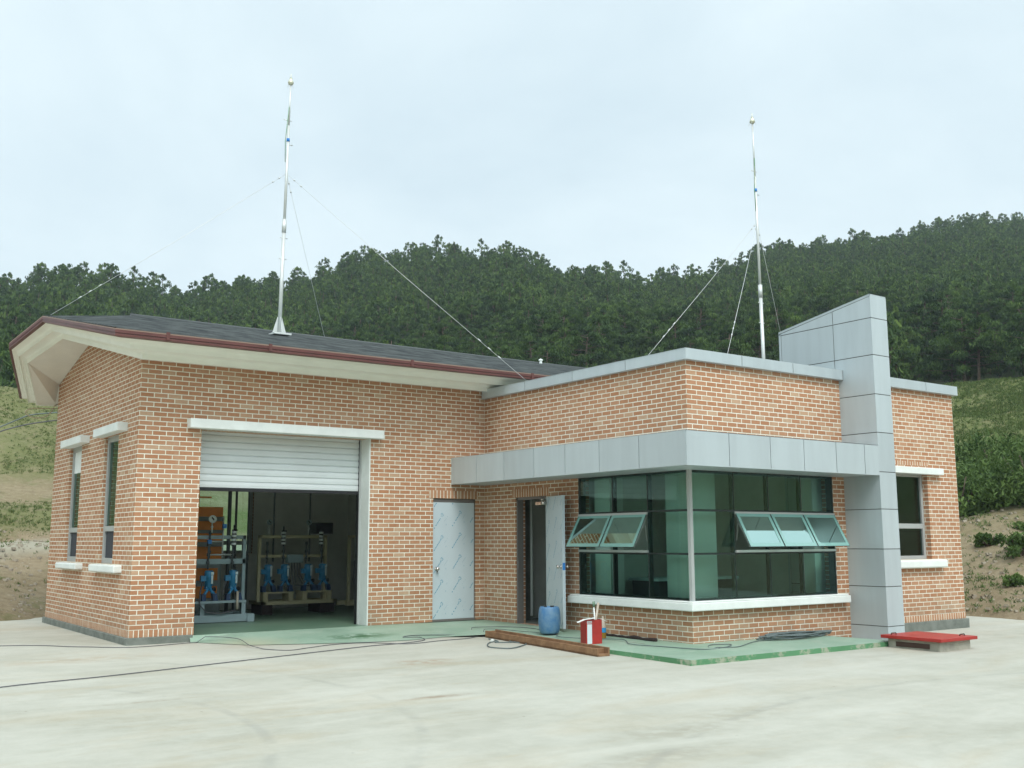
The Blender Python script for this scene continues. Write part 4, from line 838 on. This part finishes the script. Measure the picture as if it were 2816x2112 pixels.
q.box((3.28, y0-.04, .17), (4.80, y0+.04, .235)); q.box((3.28, y0+.5, .17), (4.80, y0+.58, .235)); q.box((3.28, y0-.04, .17), (3.36, y0+.58, .235)); q.box((4.72, y0-.04, .17), (4.80, y0+.58, .235))
for x in (3.20, 4.53): q.box((x, y0, .235), (x+.055, y0+.055, 1.44))
q.box((3.20, y0, 1.385), (4.58, y0+.055, 1.44)); q.box((3.25, y0+.003, 1.03), (4.53, y0+.05, 1.08))
for a in (3.30, 4.08): q.box((a, y0-.06, .375), (a+.60, y0+.30, .405)); q.box((a, y0-.055, .235), (a+.09, y0+.25, .375)); q.box((a+.5, y0-.055, .235), (a+.59, y0+.25, .375))
q.build('skid_frame', M['skidbeige'], t)
for x in (3.40, 3.73, 4.20, 4.50): pump(t, x, y0-.0, .405, 1)
for x in (3.36, 3.68, 4.14, 4.46): riser(t, x, y0-.03, .92, 1.32)
damper(t, 3.665, y0-.05, 1.25); damper(t, 4.43, y0-.05, 1.25); gauge(t, 3.38, y0-.05, 1.68, .05, 'skidgrey'); gauge(t, 4.17, y0-.05, 1.68, .05, 'skidgrey')
for x in (3.53, 4.26): q = MB(); q.tube([(x, y0+.1, .95), (x, y0+.1, 3.3)], .018, 8); q.build('riser_pipe', M['pipe'], t)
q = MB(); q.box((3.76, y0-.05, .93), (4.07, y0+.05, 1.08)); q.build('junction_box', M['skidgrey'], t)
for k in range(5):
    x = 3.80+k*.055; q = MB(); q.tube([(x, y0-.02, .93), (x+.01, y0-.03, .7), (x+(.03 if k < 3 else .10), y0-.04, .55), (x+(.0 if k < 3 else .22), y0-.05, .45+.03*k), (x-.1 if k < 2 else x+.3, y0-.05, .5)], .010, 6); q.build('cable', M['cable'], t)
q = MB(); q.box((4.35, y0-.0, 1.47), (4.70, y0+.25, 1.68)); q.build('motor_cover', M['dark'], t)
q = MB(); q.box((3.30, y0-.02, -.01), (3.50, y0+.5, .17)); q.box((4.45, y0-.02, -.01), (4.75, y0+.5, .17)); q.build('support_block', M['charred'], t)
t = empty('pump_skid', (5.3, 2.9, -.01), 'beige skid frame half hidden behind the right jamb of the shutter opening', 'pump skid')
q = MB(); q.box((4.84, 2.90, .20), (4.89, 2.95, 1.44)); q.box((5.75, 2.90, .20), (5.80, 2.95, 1.44)); q.box((4.84, 2.90, 1.39), (5.80, 2.95, 1.44)); q.box((4.82, 2.88, .12), (5.82, 2.96, .20)); q.box((4.82, 3.3, .12), (5.82, 3.36, .20)); q.build('skid_frame', M['skidbeige'], t)
q = MB(); q.tube([(5.0, 2.9, .3), (4.95, 2.87, .6), (4.96, 2.87, .95), (5.06, 2.9, 1.05)], .02, 8); q.build('hose', M['cable'], t)
t = empty('chemical_tank', (1.5, 3.2, -.01), 'orange tank with grey bands and orange ladder, behind the grey pump skid', 'tank')
q = MB(); q.box((.75, 2.85, .02), (2.36, 4.2, 1.92)); q.build('tank_body', M['banding'], t, bevel=.05)
q = MB()
for z0, z1 in ((.36, .56), (.66, .87), (.95, 1.24), (1.32, 1.47), (1.53, 1.68), (1.76, 1.93)): q.box((.80, 2.82, z0), (2.27 if z0 < .9 else 2.33, 2.86, z1))
q.build('tank_panel', M['orange'], t)
q = MB()
for x in (1.85, 1.55): q.box((x, 2.78, 1.7), (x+.035, 2.81, 2.7))
for z in (2.08, 2.25, 2.42): q.box((1.2, 2.785, z), (2.1, 2.805, z+.03))
q.build('ladder_rail', M['orange'], t)
for x, r, yy in ((2.42, .034, 2.75), (2.60, .022, 2.9), (2.95, .018, 3.2)):
    o = MB().tube([(x, yy, -.01), (x, yy, 3.4)], r, 10).tube([(x, yy, 1.0), (x, yy, 1.08)], r*1.4, 10).build('standing_pipe', M['pipe'])
    tag(o, {.034: 'thick dark vertical pipe right beside the orange tank', .022: 'thinner dark vertical pipe between the tank and the rear window', .018: 'thinnest dark vertical pipe in front of the rear window'}[r], 'pipe', 'vertical pipes in the garage')
# ------------------------------------------------------------------ things lying about outside
t = empty('plastic_drum', (5.40, -2.62, -.06), 'scuffed blue plastic drum standing in front of the open steel door', 'drum')
c = (5.40, -2.62, -.04); q = MB(); q.lathe([(0, 0), (.130, 0), (.143, .02), (.155, .06), (.166, .15), (.167, .21), (.163, .30), (.152, .36), (.140, .385), (.130, .39), (.124, .382), (0, .380)], c, 32); q.build('drum_body', M['drum'], t)
q = MB(); q.lathe([(.03, .38), (.03, .402), (0, .404)], (c[0]+.05, c[1], c[2]), 12); q.lathe([(.022, .38), (.022, .398), (0, .40)], (c[0]-.06, c[1]+.02, c[2]), 12); q.build('bung', M['dark'], t)
# red tin
t = empty('red_tin', (5.10, -3.84, -.09), 'red rectangular tin with a long white label and torn white lid flaps', 'tin')
a = R(-14); ux = Vector((math.cos(a), math.sin(a), 0)); uy = Vector((-math.sin(a), math.cos(a), 0)); c0 = Vector((5.02, -3.93, -.088)); W_, D_, H_ = .245, .17, .335
def TP(u, v, z, o=0): return c0+ux*u+uy*(v-o)+Vector((0, 0, z))
q = MB(); q.prism([TP(0, 0, 0), TP(W_, 0, 0), TP(W_, 0, H_), TP(0, 0, H_)], uy, .003); q.prism([TP(0, D_, 0), TP(W_, D_, 0), TP(W_, D_, H_), TP(0, D_, H_)], uy, .003)
q.prism([TP(0, 0, 0), TP(0, D_, 0), TP(0, D_, H_), TP(0, 0, H_)], ux, .003); q.prism([TP(W_-.003, 0, 0), TP(W_-.003, D_, 0), TP(W_-.003, D_, H_), TP(W_-.003, 0, H_)], ux, .003); q.prism([TP(0, 0, 0), TP(W_, 0, 0), TP(W_, D_, 0), TP(0, D_, 0)], (0, 0, 1), .003)
q.build('tin_body', M['red'], t)
q = MB(); q.prism([TP(.02, 0, .012, .001), TP(.092, 0, .012, .001), TP(.092, 0, .275, .001), TP(.02, 0, .275, .001)], -uy, .001); lb = q.build('tin_label', M['label'], t)
q = MB(); q.prism([TP(.018, 0, .287, .001), TP(.092, 0, .287, .001), TP(.092, 0, .318, .001), TP(.018, 0, .318, .001)], -uy, .001); l2 = q.build('tin_label', M['label'], t)
q = MB()
for k in range(6): q.prism([TP(.026+k*.0105, 0, .296, .0024), TP(.033+k*.0105, 0, .296, .0024), TP(.033+k*.0105, 0, .309, .0024), TP(.026+k*.0105, 0, .309, .0024)], -uy, .0005)
q.build('label_lettering', M['red'], l2)
q = MB(); q.prism([TP(-.02, -.03, H_+.005), TP(.13, -.035, H_+.02), TP(.14, .03, H_+.024), TP(-.01, .04, H_+.008)], (0, 0, 1), .004); q.prism([TP(-.13, -.02, H_-.035), TP(-.025, -.035, H_+.004), TP(-.02, .03, H_+.008), TP(-.12, .04, H_-.03)], (0, 0, 1), .004)
q.prism([TP(W_-.02, .02, H_+.01), TP(W_+.085, .0, H_-.03), TP(W_+.09, .06, H_-.03), TP(W_-.02, .08, H_+.01)], (0, 0, 1), .004); q.build('lid_flap', M['white'], t)
def stick(name, pts, r, m, lab, cat, tip=None, mt=None):
    t = empty(name, pts[0], lab, cat); q = MB(); q.tube(pts, r, 8); q.build('shaft', M[m], t)
    if tip: q = MB(); q.tube(tip[0], tip[1], 10); q.build('head', M[mt], t)
stick('brush', [TP(.16, .08, .01), TP(.185, .10, .33), TP(.18, .11, .50)], .010, 'tape', 'thin white brush handle with a green end standing in the red tin', 'brush', ([TP(.18, .11, .50), TP(.178, .112, .575)], .018), 'greenfloor')
stick('float_handle', [TP(.15, .06, .01), TP(.20, .09, .34), TP(.27, .15, .55)], .017, 'bottle', 'thicker greyish tool handle leaning out of the red tin', 'tool')
stick('roller', [TP(.12, .09, .01), TP(.14, .10, .36)], .014, 'dark', 'short black tool end poking out of the red tin', 'tool')
t = empty('drink_bottle', (5.65, -3.55, -.078), 'clear plastic bottle with a blue label and a little amber drink left', 'bottle'); c = (5.65, -3.55, -.076)
q = MB(); q.lathe([(0, 0), (.042, 0), (.046, .01), (.046, .095)], c, 20); q.build('drink', M['juice'], t)
q = MB(); q.lathe([(.0468, .10), (.0475, .165)], c, 20); q.build('bottle_label', M['bluelabel'], t)
q = MB(); q.lathe([(.046, .165), (.047, .19), (.038, .25), (.022, .29), (.016, .30), (.016, .33)], c, 20); q.build('bottle_body', M['bottle'], t)
# timber trough along the pad
t0 = Vector((4.76, -1.85, yz(-1.8)+.0)); t1 = Vector((4.57, -4.70, yz(-4.7)+.0)); dv = (t1-t0).normalized(); sv = Vector((0, 0, 1)).cross(dv).normalized()
q = MB(); q.prism([t0, t1, t1-sv*.20*-1, t0-sv*.20*-1], (0, 0, 1), .03)
L_ = t1-t0
q.prism([t0, t1, t1+Vector((0, 0, .10)), t0+Vector((0, 0, .10))], sv, .025); q.prism([t0+sv*.175, t1+sv*.175, t1+sv*.175+Vector((0, 0, .11)), t0+sv*.175+Vector((0, 0, .11))], sv, .025)
for f in (0, .96): q.prism([t0+L_*f+sv*.025, t0+L_*(f+.008)+sv*.025, t0+L_*(f+.008)+sv*.175, t0+L_*f+sv*.175], (0, 0, 1), .095)
o = q.build('timber_trough', M['wood'], bevel=.004); tag(o, 'long brown timber trough lying against the edge of the green strip', 'timber')
o = MB().obox((5.62, -4.05, -.072), (.02, -.42, -.002), (.045, .002, 0), (0, 0, .009)).build('flat_board', M['purple']); tag(o, 'thin dusty purple brown board lying behind the red tin', 'board')
q = MB(); rr2 = random.Random(2)
pts_ = [(5.86+rr2.uniform(-.01, .01), -3.35-.09*k, -.035+rr2.uniform(-.006, .006)) for k in range(13)]
q.tube(pts_, [.022+rr2.uniform(-.006, .010) for _ in pts_], 8); o = q.build('scrap_bar', M['charred']); tag(o, 'dark charred bar lying at the foot of the brick wall under the window', 'scrap')
# manhole with a red lid
t = empty('manhole_box', (9.15, -6.47, -.17), 'red steel manhole lid on a low concrete frame beside the cladding fin', 'manhole')
q = MB(); q.box((8.76, -6.87, -.3), (9.50, -6.07, -.045)); q.build('concrete_frame', M['conc'], t, bevel=.01)
q = MB(); q.box((8.752, -6.72, -.150), (8.765, -6.2, -.085)); q.build('vent_slot', M['rust'], t)
q = MB(); q.box((8.69, -6.94, -.045), (9.57, -6.0, .0)); ld = q.build('lid', M['red'], t, bevel=.006)
for x, y in ((8.83, -6.12), (9.42, -6.80)):
    q = MB(); q.tube([(x-.06, y, .001), (x-.05, y, .022), (x+.05, y, .022), (x+.06, y, .001)], .008, 6); q.build('handle', M['rust'], ld)
# cables on the ground
def smooth(pts, n=6):
    P = [Vector(p) for p in pts]; out = []
    for i in range(len(P)-1):
        a, b, c, d = P[max(i-1, 0)], P[i], P[i+1], P[min(i+2, len(P)-1)]
        for k in range(n):
            t_ = k/n; out.append(.5*((2*b)+(-a+c)*t_+(2*a-5*b+4*c-d)*t_*t_+(-a+3*b-3*c+d)*t_**3))
    out.append(P[-1]); return out
def gz(x, y):
    if x > 6.0: return np.interp(y, [-6.05, -5], [-.10, -.052])
    if x > 4.92 and y > -6.02: 
        return float(np.interp(y, [-6.02, -5.0, 0], [-.10, -.075, -.02]))
    if y > -1.5 and x > .93: return float(np.interp(y, [-1.5, 0], [yz(-1.5)+.007, -.012]))
    return yz(y)
def cable(name, pts, r, m, lab, cat='cable'):
    P = smooth(pts); q = MB(); q.tube([(p.x, p.y, gz(p.x, p.y)+r+.004) for p in P], r, 6); o = q.build(name, M[m]); tag(o, lab, cat); return o
cable('power_cable', [(-4.5,1.6),(-1.46,.94),(-.64,.15),(.0,-.35),(.9,-.22),(1.35,-.55),(1.30,-1.3),(1.55,-1.85),(1.9,-1.75),(2.4,-1.55),(2.9,-1.62),(3.3,-2.05),(3.9,-1.95),(4.4,-1.9),(4.7,-1.72),(4.98,-1.55),(5.15,-1.7),(5.25,-2.2),(5.35,-2.55)], .0052, 'cable', 'black cable from the left past the brick corner and along the apron')
cable('power_cable', [(-5.5,-4.9),(-3.2,-3.9),(-2.18,-3.32),(-1.05,-3.08),(.32,-2.69),(2.03,-2.20),(2.75,-2.0),(3.3,-1.95),(3.75,-1.75),(3.85,-1.45),(3.62,-1.35),(3.9,-1.25),(4.5,-1.45),(4.83,-1.55),(4.95,-1.2),(5.4,-1.35),(5.65,-1.7),(5.6,-2.2)], .0058, 'cable', 'long black cable running diagonally across the open yard to the plank')
cable('cable_loop', [(4.62,-2.15),(4.55,-2.5),(4.38,-2.55),(4.12,-2.85),(4.02,-3.12),(4.15,-3.35),(4.45,-3.2),(4.72,-2.95),(4.66,-2.72),(4.75,-2.5),(4.86,-2.45),(4.82,-2.65),(4.62,-2.72),(4.42,-2.6)], .008, 'cablegrey', 'loose cable end curled in a loop on the yard beside the timber')
o = MB().tube([(4.52, -2.42, yz(-2.4)+.02), (4.47, -2.44, yz(-2.4)+.02)], .02, 8).build('plug', M['white']); tag(o, 'small white plug at the end of the curled cable', 'plug')
cable('thin_cable', [(5.45,-2.75),(5.2,-3.1),(5.35,-3.5),(5.7,-3.9),(5.4,-4.4),(5.5,-4.8),(5.75,-5.35),(6.1,-5.45),(6.4,-5.3),(6.15,-5.2),(5.95,-5.35),(6.3,-5.5),(6.9,-5.25),(7.5,-5.15)], .006, 'cablegrey', 'thin grey cable winding over the green strip round the wing corner')
cp_ = []; r3 = random.Random(9)
for k in range(110):
    a = k*.55; rx, ry = .66+r3.uniform(-.22, .15), .15+r3.uniform(-.06, .05); cp_.append((7.9+math.cos(a)*rx+r3.uniform(-.05, .05), -5.17+math.sin(a)*ry))
P = smooth(cp_, 4); q = MB(); q.tube([(p.x, p.y, gz(p.x, p.y)+.012+.05*abs(math.sin(i*.037))) for i, p in enumerate(P)], .008, 5); o = q.build('cable_coil', M['cablegrey']); tag(o, 'tangled heap of grey cable on the green strip under the corner window', 'cable')
# overhead cables at the left end of the building
for k, (pts, m, lab) in enumerate((([(-16, 7.2, 1.6), (-4, 7.1, 2.9), (-1.2, 7.0, 3.30), (-.67, 7.0, 3.55), (-.35, 7.0, 3.72), (-.1, 7.0, 3.83), (.5, 6.9, 3.92), (1.0, 5.4, 3.9)], 'cablegrey', 'upper grey cable hanging from the rear eave over the left bank'),
                         ([(-16, 7.2, 1.4), (-4, 7.1, 2.75), (-1.2, 7.0, 3.26), (-.6, 7.0, 3.49), (-.15, 7.0, 3.64), (.5, 6.9, 3.78), (1.0, 5.4, 3.85)], 'cable', 'lower black cable hanging from the rear eave over the left bank'))):
    q = MB(); q.tube(smooth(pts), .012, 6); o = q.build('overhead_cable', M[m]); tag(o, lab, 'cable', 'overhead cables')
q = MB(); q.tube(smooth([(.10, 5.5, 3.90), (.0, 5.5, 3.86), (-.06, 5.5, 3.74), (-.16, 5.5, 3.64), (-.34, 5.5, 3.605), (-.49, 5.5, 3.67), (-.47, 5.5, 3.75), (-.30, 5.5, 3.79), (.1, 5.5, 3.80)]), .010, 6); o = q.build('hanging_cable', M['cablecream']); tag(o, 'cream cable hanging in a loop at the rear left corner of the eave', 'cable')
# ------------------------------------------------------------------ woods and plants
def leafcards(C, n, size, spread, rs, upb=.35, long=2.2, flat=.45, tone0=.5, tvar=.3):
    """n quads round each centre of C (k,3); returns verts, faces, tone"""
    k = len(C); c = np.repeat(C, n, 0); m = len(c)
    off = rs.normal(size=(m, 3)); off /= np.linalg.norm(off, axis=1)[:, None]; off *= (rs.random((m, 1))**.45)*spread[np.repeat(np.arange(k), n)][:, None]; off[:, 2] *= flat
    d = rs.normal(size=(m, 3)); d[:, 2] = np.abs(d[:, 2])+upb; d /= np.linalg.norm(d, axis=1)[:, None]
    e = np.cross(d, rs.normal(size=(m, 3))); e /= np.linalg.norm(e, axis=1)[:, None]
    s_ = size*(.6+.8*rs.random((m, 1))); a = d*s_*long*.5; b = e*s_*.5; p = c+off
    V = np.stack([p-a-b*.6, p-a+b*.6, p+a+b*.35, p+a-b*.35], 1).reshape(-1, 3); F = np.arange(4*m).reshape(-1, 4)
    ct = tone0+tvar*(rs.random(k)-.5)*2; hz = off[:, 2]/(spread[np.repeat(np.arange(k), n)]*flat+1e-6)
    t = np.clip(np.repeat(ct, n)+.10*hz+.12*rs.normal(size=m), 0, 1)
    return V, F, np.repeat(t, 4)
def pine(seed, h, lod=1.0, thin=False):
    """a pine: bent trunk, limbs carrying flat needle clumps; returns trunk builder and crown arrays"""
    rs = np.random.default_rng(seed); q = MB(); lean = rs.normal(size=2)*.05*h
    def tp(t): return Vector((lean[0]*t*t+math.sin(t*5+seed)*.05*h*t*.3, lean[1]*t*t+math.cos(t*4+seed)*.05*h*t*.3, h*t-.3))
    n = 6; q.tube([tp(i/n*.97) for i in range(n+1)], [h*.017*(1-.8*i/n)+.02 for i in range(n+1)], 6)
    C = []; S = []; nl = int((34 if not thin else 22)*(1 if lod > .6 else .5)); base = .34 if not thin else .5
    for i in range(nl):
        t = base+(1-base)*(i/(nl-1))**.9*.96; a = i*2.4+rs.normal()*.5; w_ = (1-t)/(1-base)
        L = h*(.05+.30*(w_**.72))*(.55+.7*rs.random())*(0.75 if thin else 1); p0 = tp(t); rise = .05+.28*(1-w_)+rs.normal()*.06
        p1 = p0+Vector((math.cos(a)*L, math.sin(a)*L, L*rise)); pm = p0.lerp(p1, .5)-Vector((0, 0, .05*L))
        if lod > .6: q.tube([p0, pm, p1], [h*.006, h*.004, .012], 4, cap=False)
        C.append(p1); S.append(h*(.045+.045*w_)*(.7+.6*rs.random()))
        if L > h*.16: C.append(p0.lerp(p1, .58)+Vector((rs.normal()*.05*h, rs.normal()*.05*h, .03*h))); S.append(h*.075*(.7+.6*rs.random()))
    C.append(tp(1.0)+Vector((0, 0, .0))); S.append(h*.035); C.append(tp(1.04)); S.append(h*.02)
    C = np.array([tuple(c) for c in C]); S = np.array(S)
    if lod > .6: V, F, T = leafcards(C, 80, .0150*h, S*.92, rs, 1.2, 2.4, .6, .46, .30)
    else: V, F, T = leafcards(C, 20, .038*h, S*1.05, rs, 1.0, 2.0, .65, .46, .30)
    return q, V, F, T
rsf = np.random.default_rng(11)
# where trees stand: jittered polar rows
pos = []
r = 40.0
while r < 212:
    sp_ = .30+.40*float(TREE_H(r)); st = np.degrees(sp_/r)
    for az in np.arange(2, 72, st):
        pos.append((r+rsf.normal()*sp_*.4, az+rsf.normal()*st*.35))
    r += sp_*1.1
pos = np.array(pos); PX = CAM.x+pos[:, 0]*np.sin(np.radians(pos[:, 1])); PY = CAM.y+pos[:, 0]*np.cos(np.radians(pos[:, 1]))
PH, PD, PA, PR, PK = height(PX, PY); rr_ = RR(PA)
BT = np.array([(8,.17),(9.4,.172),(10.8,.199),(15.3,.204),(23.4,.197),(29.4,.187),(35.5,.174),(39.3,.163),(45.2,.183),(50.3,.164),(50.35,.193),(55.2,.226),(56.06,.221),(56.1,.145),(58.99,.135),(59.0,-1),(80,-1)])
ht = TREE_H(PR)*(.72+.55*rsf.random(len(PR))**1.3)
ht = np.where(PR > rr_-5, ht*(.75+.6*rsf.random(len(PR))**2), ht)
topt = (PH+ht-CAM.z)/PR; bt = np.interp(PA, BT[:, 0], BT[:, 1])
edge = np.where(PK > .5, 34+1.5*np.sin(PA*2.1), 33)
fbn = np.array([noise.noise((x*.08, y*.08, 5)) for x, y in zip(PX, PY)])
keep = (PD > edge) & (PR < rr_+6) & (topt > bt-.05) & ~((np.abs(PR-rr_) < 9) & (rsf.random(len(PR)) < .08))
sel = np.where(keep)[0]; sel = sel[np.argsort(PR[sel])]
vis = [i for i in sel if topt[i] > bt[i]+.004 and 9 < PA[i] < 62.6]
near = vis[:300]; ns = set(near); far = [i for i in sel if i not in ns]
protos = []
for k in range(8):
    h = 7.0; q, V, Fc, T = pine(k*7+1, h, 1.0, thin=(k == 3))
    protos.append((h, q, V, Fc, T))
made = {}
LABT = 'dark green pine growing close among the others on the wooded hill'
for n_, i in enumerate(near):
    k = int(rsf.integers(8)); h0, q, V, Fc, T = protos[k]; s_ = ht[i]/h0; loc = (PX[i], PY[i], PH[i])
    if k not in made:
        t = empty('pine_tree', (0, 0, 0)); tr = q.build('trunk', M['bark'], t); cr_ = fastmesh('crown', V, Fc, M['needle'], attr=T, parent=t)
        made[k] = (t, tr, cr_); root = t
    else:
        t, tr, cr_ = made[k]; root = t.copy(); col.objects.link(root)
        for o in (tr, cr_): c = o.copy(); c.parent = root; col.objects.link(c)
    root.location = loc; root.rotation_euler = (0, 0, rsf.random()*6.28); root.scale = (s_*(1+.25*rsf.random()),)*2+(s_,)
    root['label'] = LABT; root['category'] = 'tree'; root['group'] = 'pines on the wooded hill'
# the rest of the wood as one mass
lods = [pine(100+k*3, 7.0, .5, thin=(k == 2)) for k in range(6)]
VV = []; FF = []; TT = []; MI = []; base = 0
for i in far:
    q, V, Fc, T = lods[int(rsf.integers(6))]; s_ = ht[i]/7.0; a = rsf.random()*6.28; ca, sa = math.cos(a), math.sin(a); wd = s_*(1+.25*rsf.random())
    X = np.array(q.v); Fq = np.array([f for f in q.f if len(f) == 4]); 
    for (v, f, t_, mi) in ((V, Fc, T, 0), (X, Fq, np.zeros(len(X)), 1)):
        p = np.stack([(v[:, 0]*ca-v[:, 1]*sa)*wd+PX[i], (v[:, 0]*sa+v[:, 1]*ca)*wd+PY[i], v[:, 2]*s_+PH[i]], -1)
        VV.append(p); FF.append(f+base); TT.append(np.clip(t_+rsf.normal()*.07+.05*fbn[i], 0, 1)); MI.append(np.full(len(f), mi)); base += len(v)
wood = fastmesh('pine_wood', np.concatenate(VV), np.concatenate(FF), [M['needle'], M['bark']], attr=np.concatenate(TT), mi=np.concatenate(MI), org=(60, 90, 0))
tag(wood, 'dense dark pine wood covering the hill up to the skyline', 'wood', kind='stuff')
print('trees', len(near), len(far), base)
# shrubs on the right bank
def shrub(loc, rx, rz, n, lab, grp, seed, leaf=.12):
    rs = np.random.default_rng(seed); t = empty('shrub', loc, lab, 'shrub', grp); k = n
    u = rs.normal(size=(k, 3)); u /= np.linalg.norm(u, axis=1)[:, None]; u[:, 2] = np.abs(u[:, 2]); C = u*np.array([rx, rx, rz])*(rs.random((k, 1))**.4)+np.array(loc)
    V, F, T = leafcards(C, 80, leaf*.6, np.full(k, rx*.30), rs, .3, 1.5, .75, .5, .28); fastmesh('foliage', V, F, M['bush'], attr=T, parent=t, org=loc)
    q = MB()
    for j in range(6):
        a = j*1.05; q.tube([Vector(loc)-Vector((0, 0, .2)), Vector(loc)+Vector((math.cos(a)*rx*.5, math.sin(a)*rx*.5, rz*.7))], [.03, .012], 5)
    q.build('stem', M['bark'], t)
sp = np.random.default_rng(21); cnt = 0
for j in range(26):
    az = 57.5+sp.random()*7.5; rr1 = 30.2+1.5*(j % 4)+sp.normal()*.5; x = CAM.x+rr1*math.sin(R(az)); y = CAM.y+rr1*math.cos(R(az)); h, d, *_ = height(x, y)
    shrub((x, y, float(h[0])), 1.1+.5*sp.random(), .95+.7*sp.random(), 46, 'leafy green shrub in the thick row along the top of the brown bank', 'shrubs along the bank', 300+j)
for (az, rr1, s_, lab) in ((61.3, 25.0, .55, 'small lone green bush low on the bare brown bank'), (60.0, 26.2, .35, 'tiny green bush on the brown bank nearest the brick corner'), (60.9, 23.4, .22, 'lowest little tuft bush on the brown bank'), (62.2, 27.4, .45, 'low bush at the right edge just under the shrub row')):
    x = CAM.x+rr1*math.sin(R(az)); y = CAM.y+rr1*math.cos(R(az)); h, *_ = height(x, y); shrub((x, y, float(h[0])), s_, s_*.8, 18, lab, None, int(az*10), .09)
# grass and weeds: too many to count
def grass(name, N_, azr, dr, size, hgt, dens, lab, seed, m='grass', tone0=.5):
    rs = np.random.default_rng(seed); az = azr[0]+(azr[1]-azr[0])*rs.random(N_); rad = dr[0]+(dr[1]-dr[0])*rs.random(N_); x = CAM.x+rad*np.sin(np.radians(az)); y = CAM.y+rad*np.cos(np.radians(az))
    h, d, *_ = height(x, y); nz = np.array([noise.noise((a*.35, b*.35, 2)) for a, b in zip(x, y)]); ok = dens(d, nz, rs.random(N_)); C = np.stack([x, y, h+hgt*.4], -1)[ok]
    V, F, T = leafcards(C, 9, size, np.full(len(C), size*3.2), rs, .8, 2.4, .5, tone0, .3)
    o = fastmesh(name, V, F, M[m], attr=T, org=(float(C[:, 0].mean()), float(C[:, 1].mean()), float(C[:, 2].min()))); tag(o, lab, 'plants', kind='stuff'); return o
grass('grass', 16000, (7.5, 14), (21, 48), .022, .03, lambda d, n, r: ((d > 14) & (r < .35+.9*n)) | ((d > 8) & (d < 11) & (r < .5)) | ((d > 1) & (d < 8) & (r < .03)), 'thin green and brown grass on the stepped earth bank at the left', 31, tone0=.45)
grass('weeds', 22000, (57, 65), (31, 60), .04, .08, lambda d, n, r: ((d > 9) & (r < .45+.8*n)), 'green weeds and long grass on the slope above the shrubs at the right', 32, 'grass', .42)
grass('weeds', 6000, (57.5, 64.5), (19, 30), .022, .03, lambda d, n, r: ((d > .2) & (d < 8) & (r < .10+.35*np.maximum(n, 0))), 'scattered low weeds on the bare brown bank at the right', 33, 'bush', .45)
rs = np.random.default_rng(5); n_ = 1500; az = np.where(rs.random(n_) < .5, 7.5+6*rs.random(n_), 58+7*rs.random(n_)); rad = 19+13*rs.random(n_); x = CAM.x+rad*np.sin(np.radians(az)); y = CAM.y+rad*np.cos(np.radians(az)); h, d, *_ = height(x, y)
q = MB(); ok = np.where((d > .1) & (d < 8.5))[0]
for i in ok:
    s_ = .012+.035*rs.random()**3; c = Vector((x[i], y[i], h[i]+s_*.3)); a = rs.random()*3
    q.obox(c, (math.cos(a)*s_, math.sin(a)*s_, 0), (-math.sin(a)*s_*.8, math.cos(a)*s_*.8, .1*s_), (0, .2*s_, s_*.6))
o = q.build('stones', M['stone'] if 'stone' in M else mat('bank_stone', (.36, .32, .25), .9, c2=(.24, .20, .15), vscale=3), org=(0, 0, 0)); tag(o, 'small stones and clods strewn over the earth banks', 'stones', kind='stuff')

# ------------------------------------------------------------------ air
hz = MB().box((CAM.x-440, CAM.y-440, -40), (CAM.x+440, CAM.y+440, 84)).build('haze', bpy.data.materials.new('haze_air'), org=(0, 0, 0)); hm = hz.data.materials[0]; hm.use_nodes = True; t = hm.node_tree
t.nodes.clear(); ho = N(t, 'ShaderNodeOutputMaterial'); pv = N(t, 'ShaderNodeVolumePrincipled'); pv.inputs['Color'].default_value = (.80, .90, .97, 1); pv.inputs['Density'].default_value = .0006; pv.inputs['Anisotropy'].default_value = .2
t.links.new(pv.outputs[0], ho.inputs['Volume']); tag(hz, 'thin pale summer haze lying over the wooded hill', 'haze', kind='stuff')
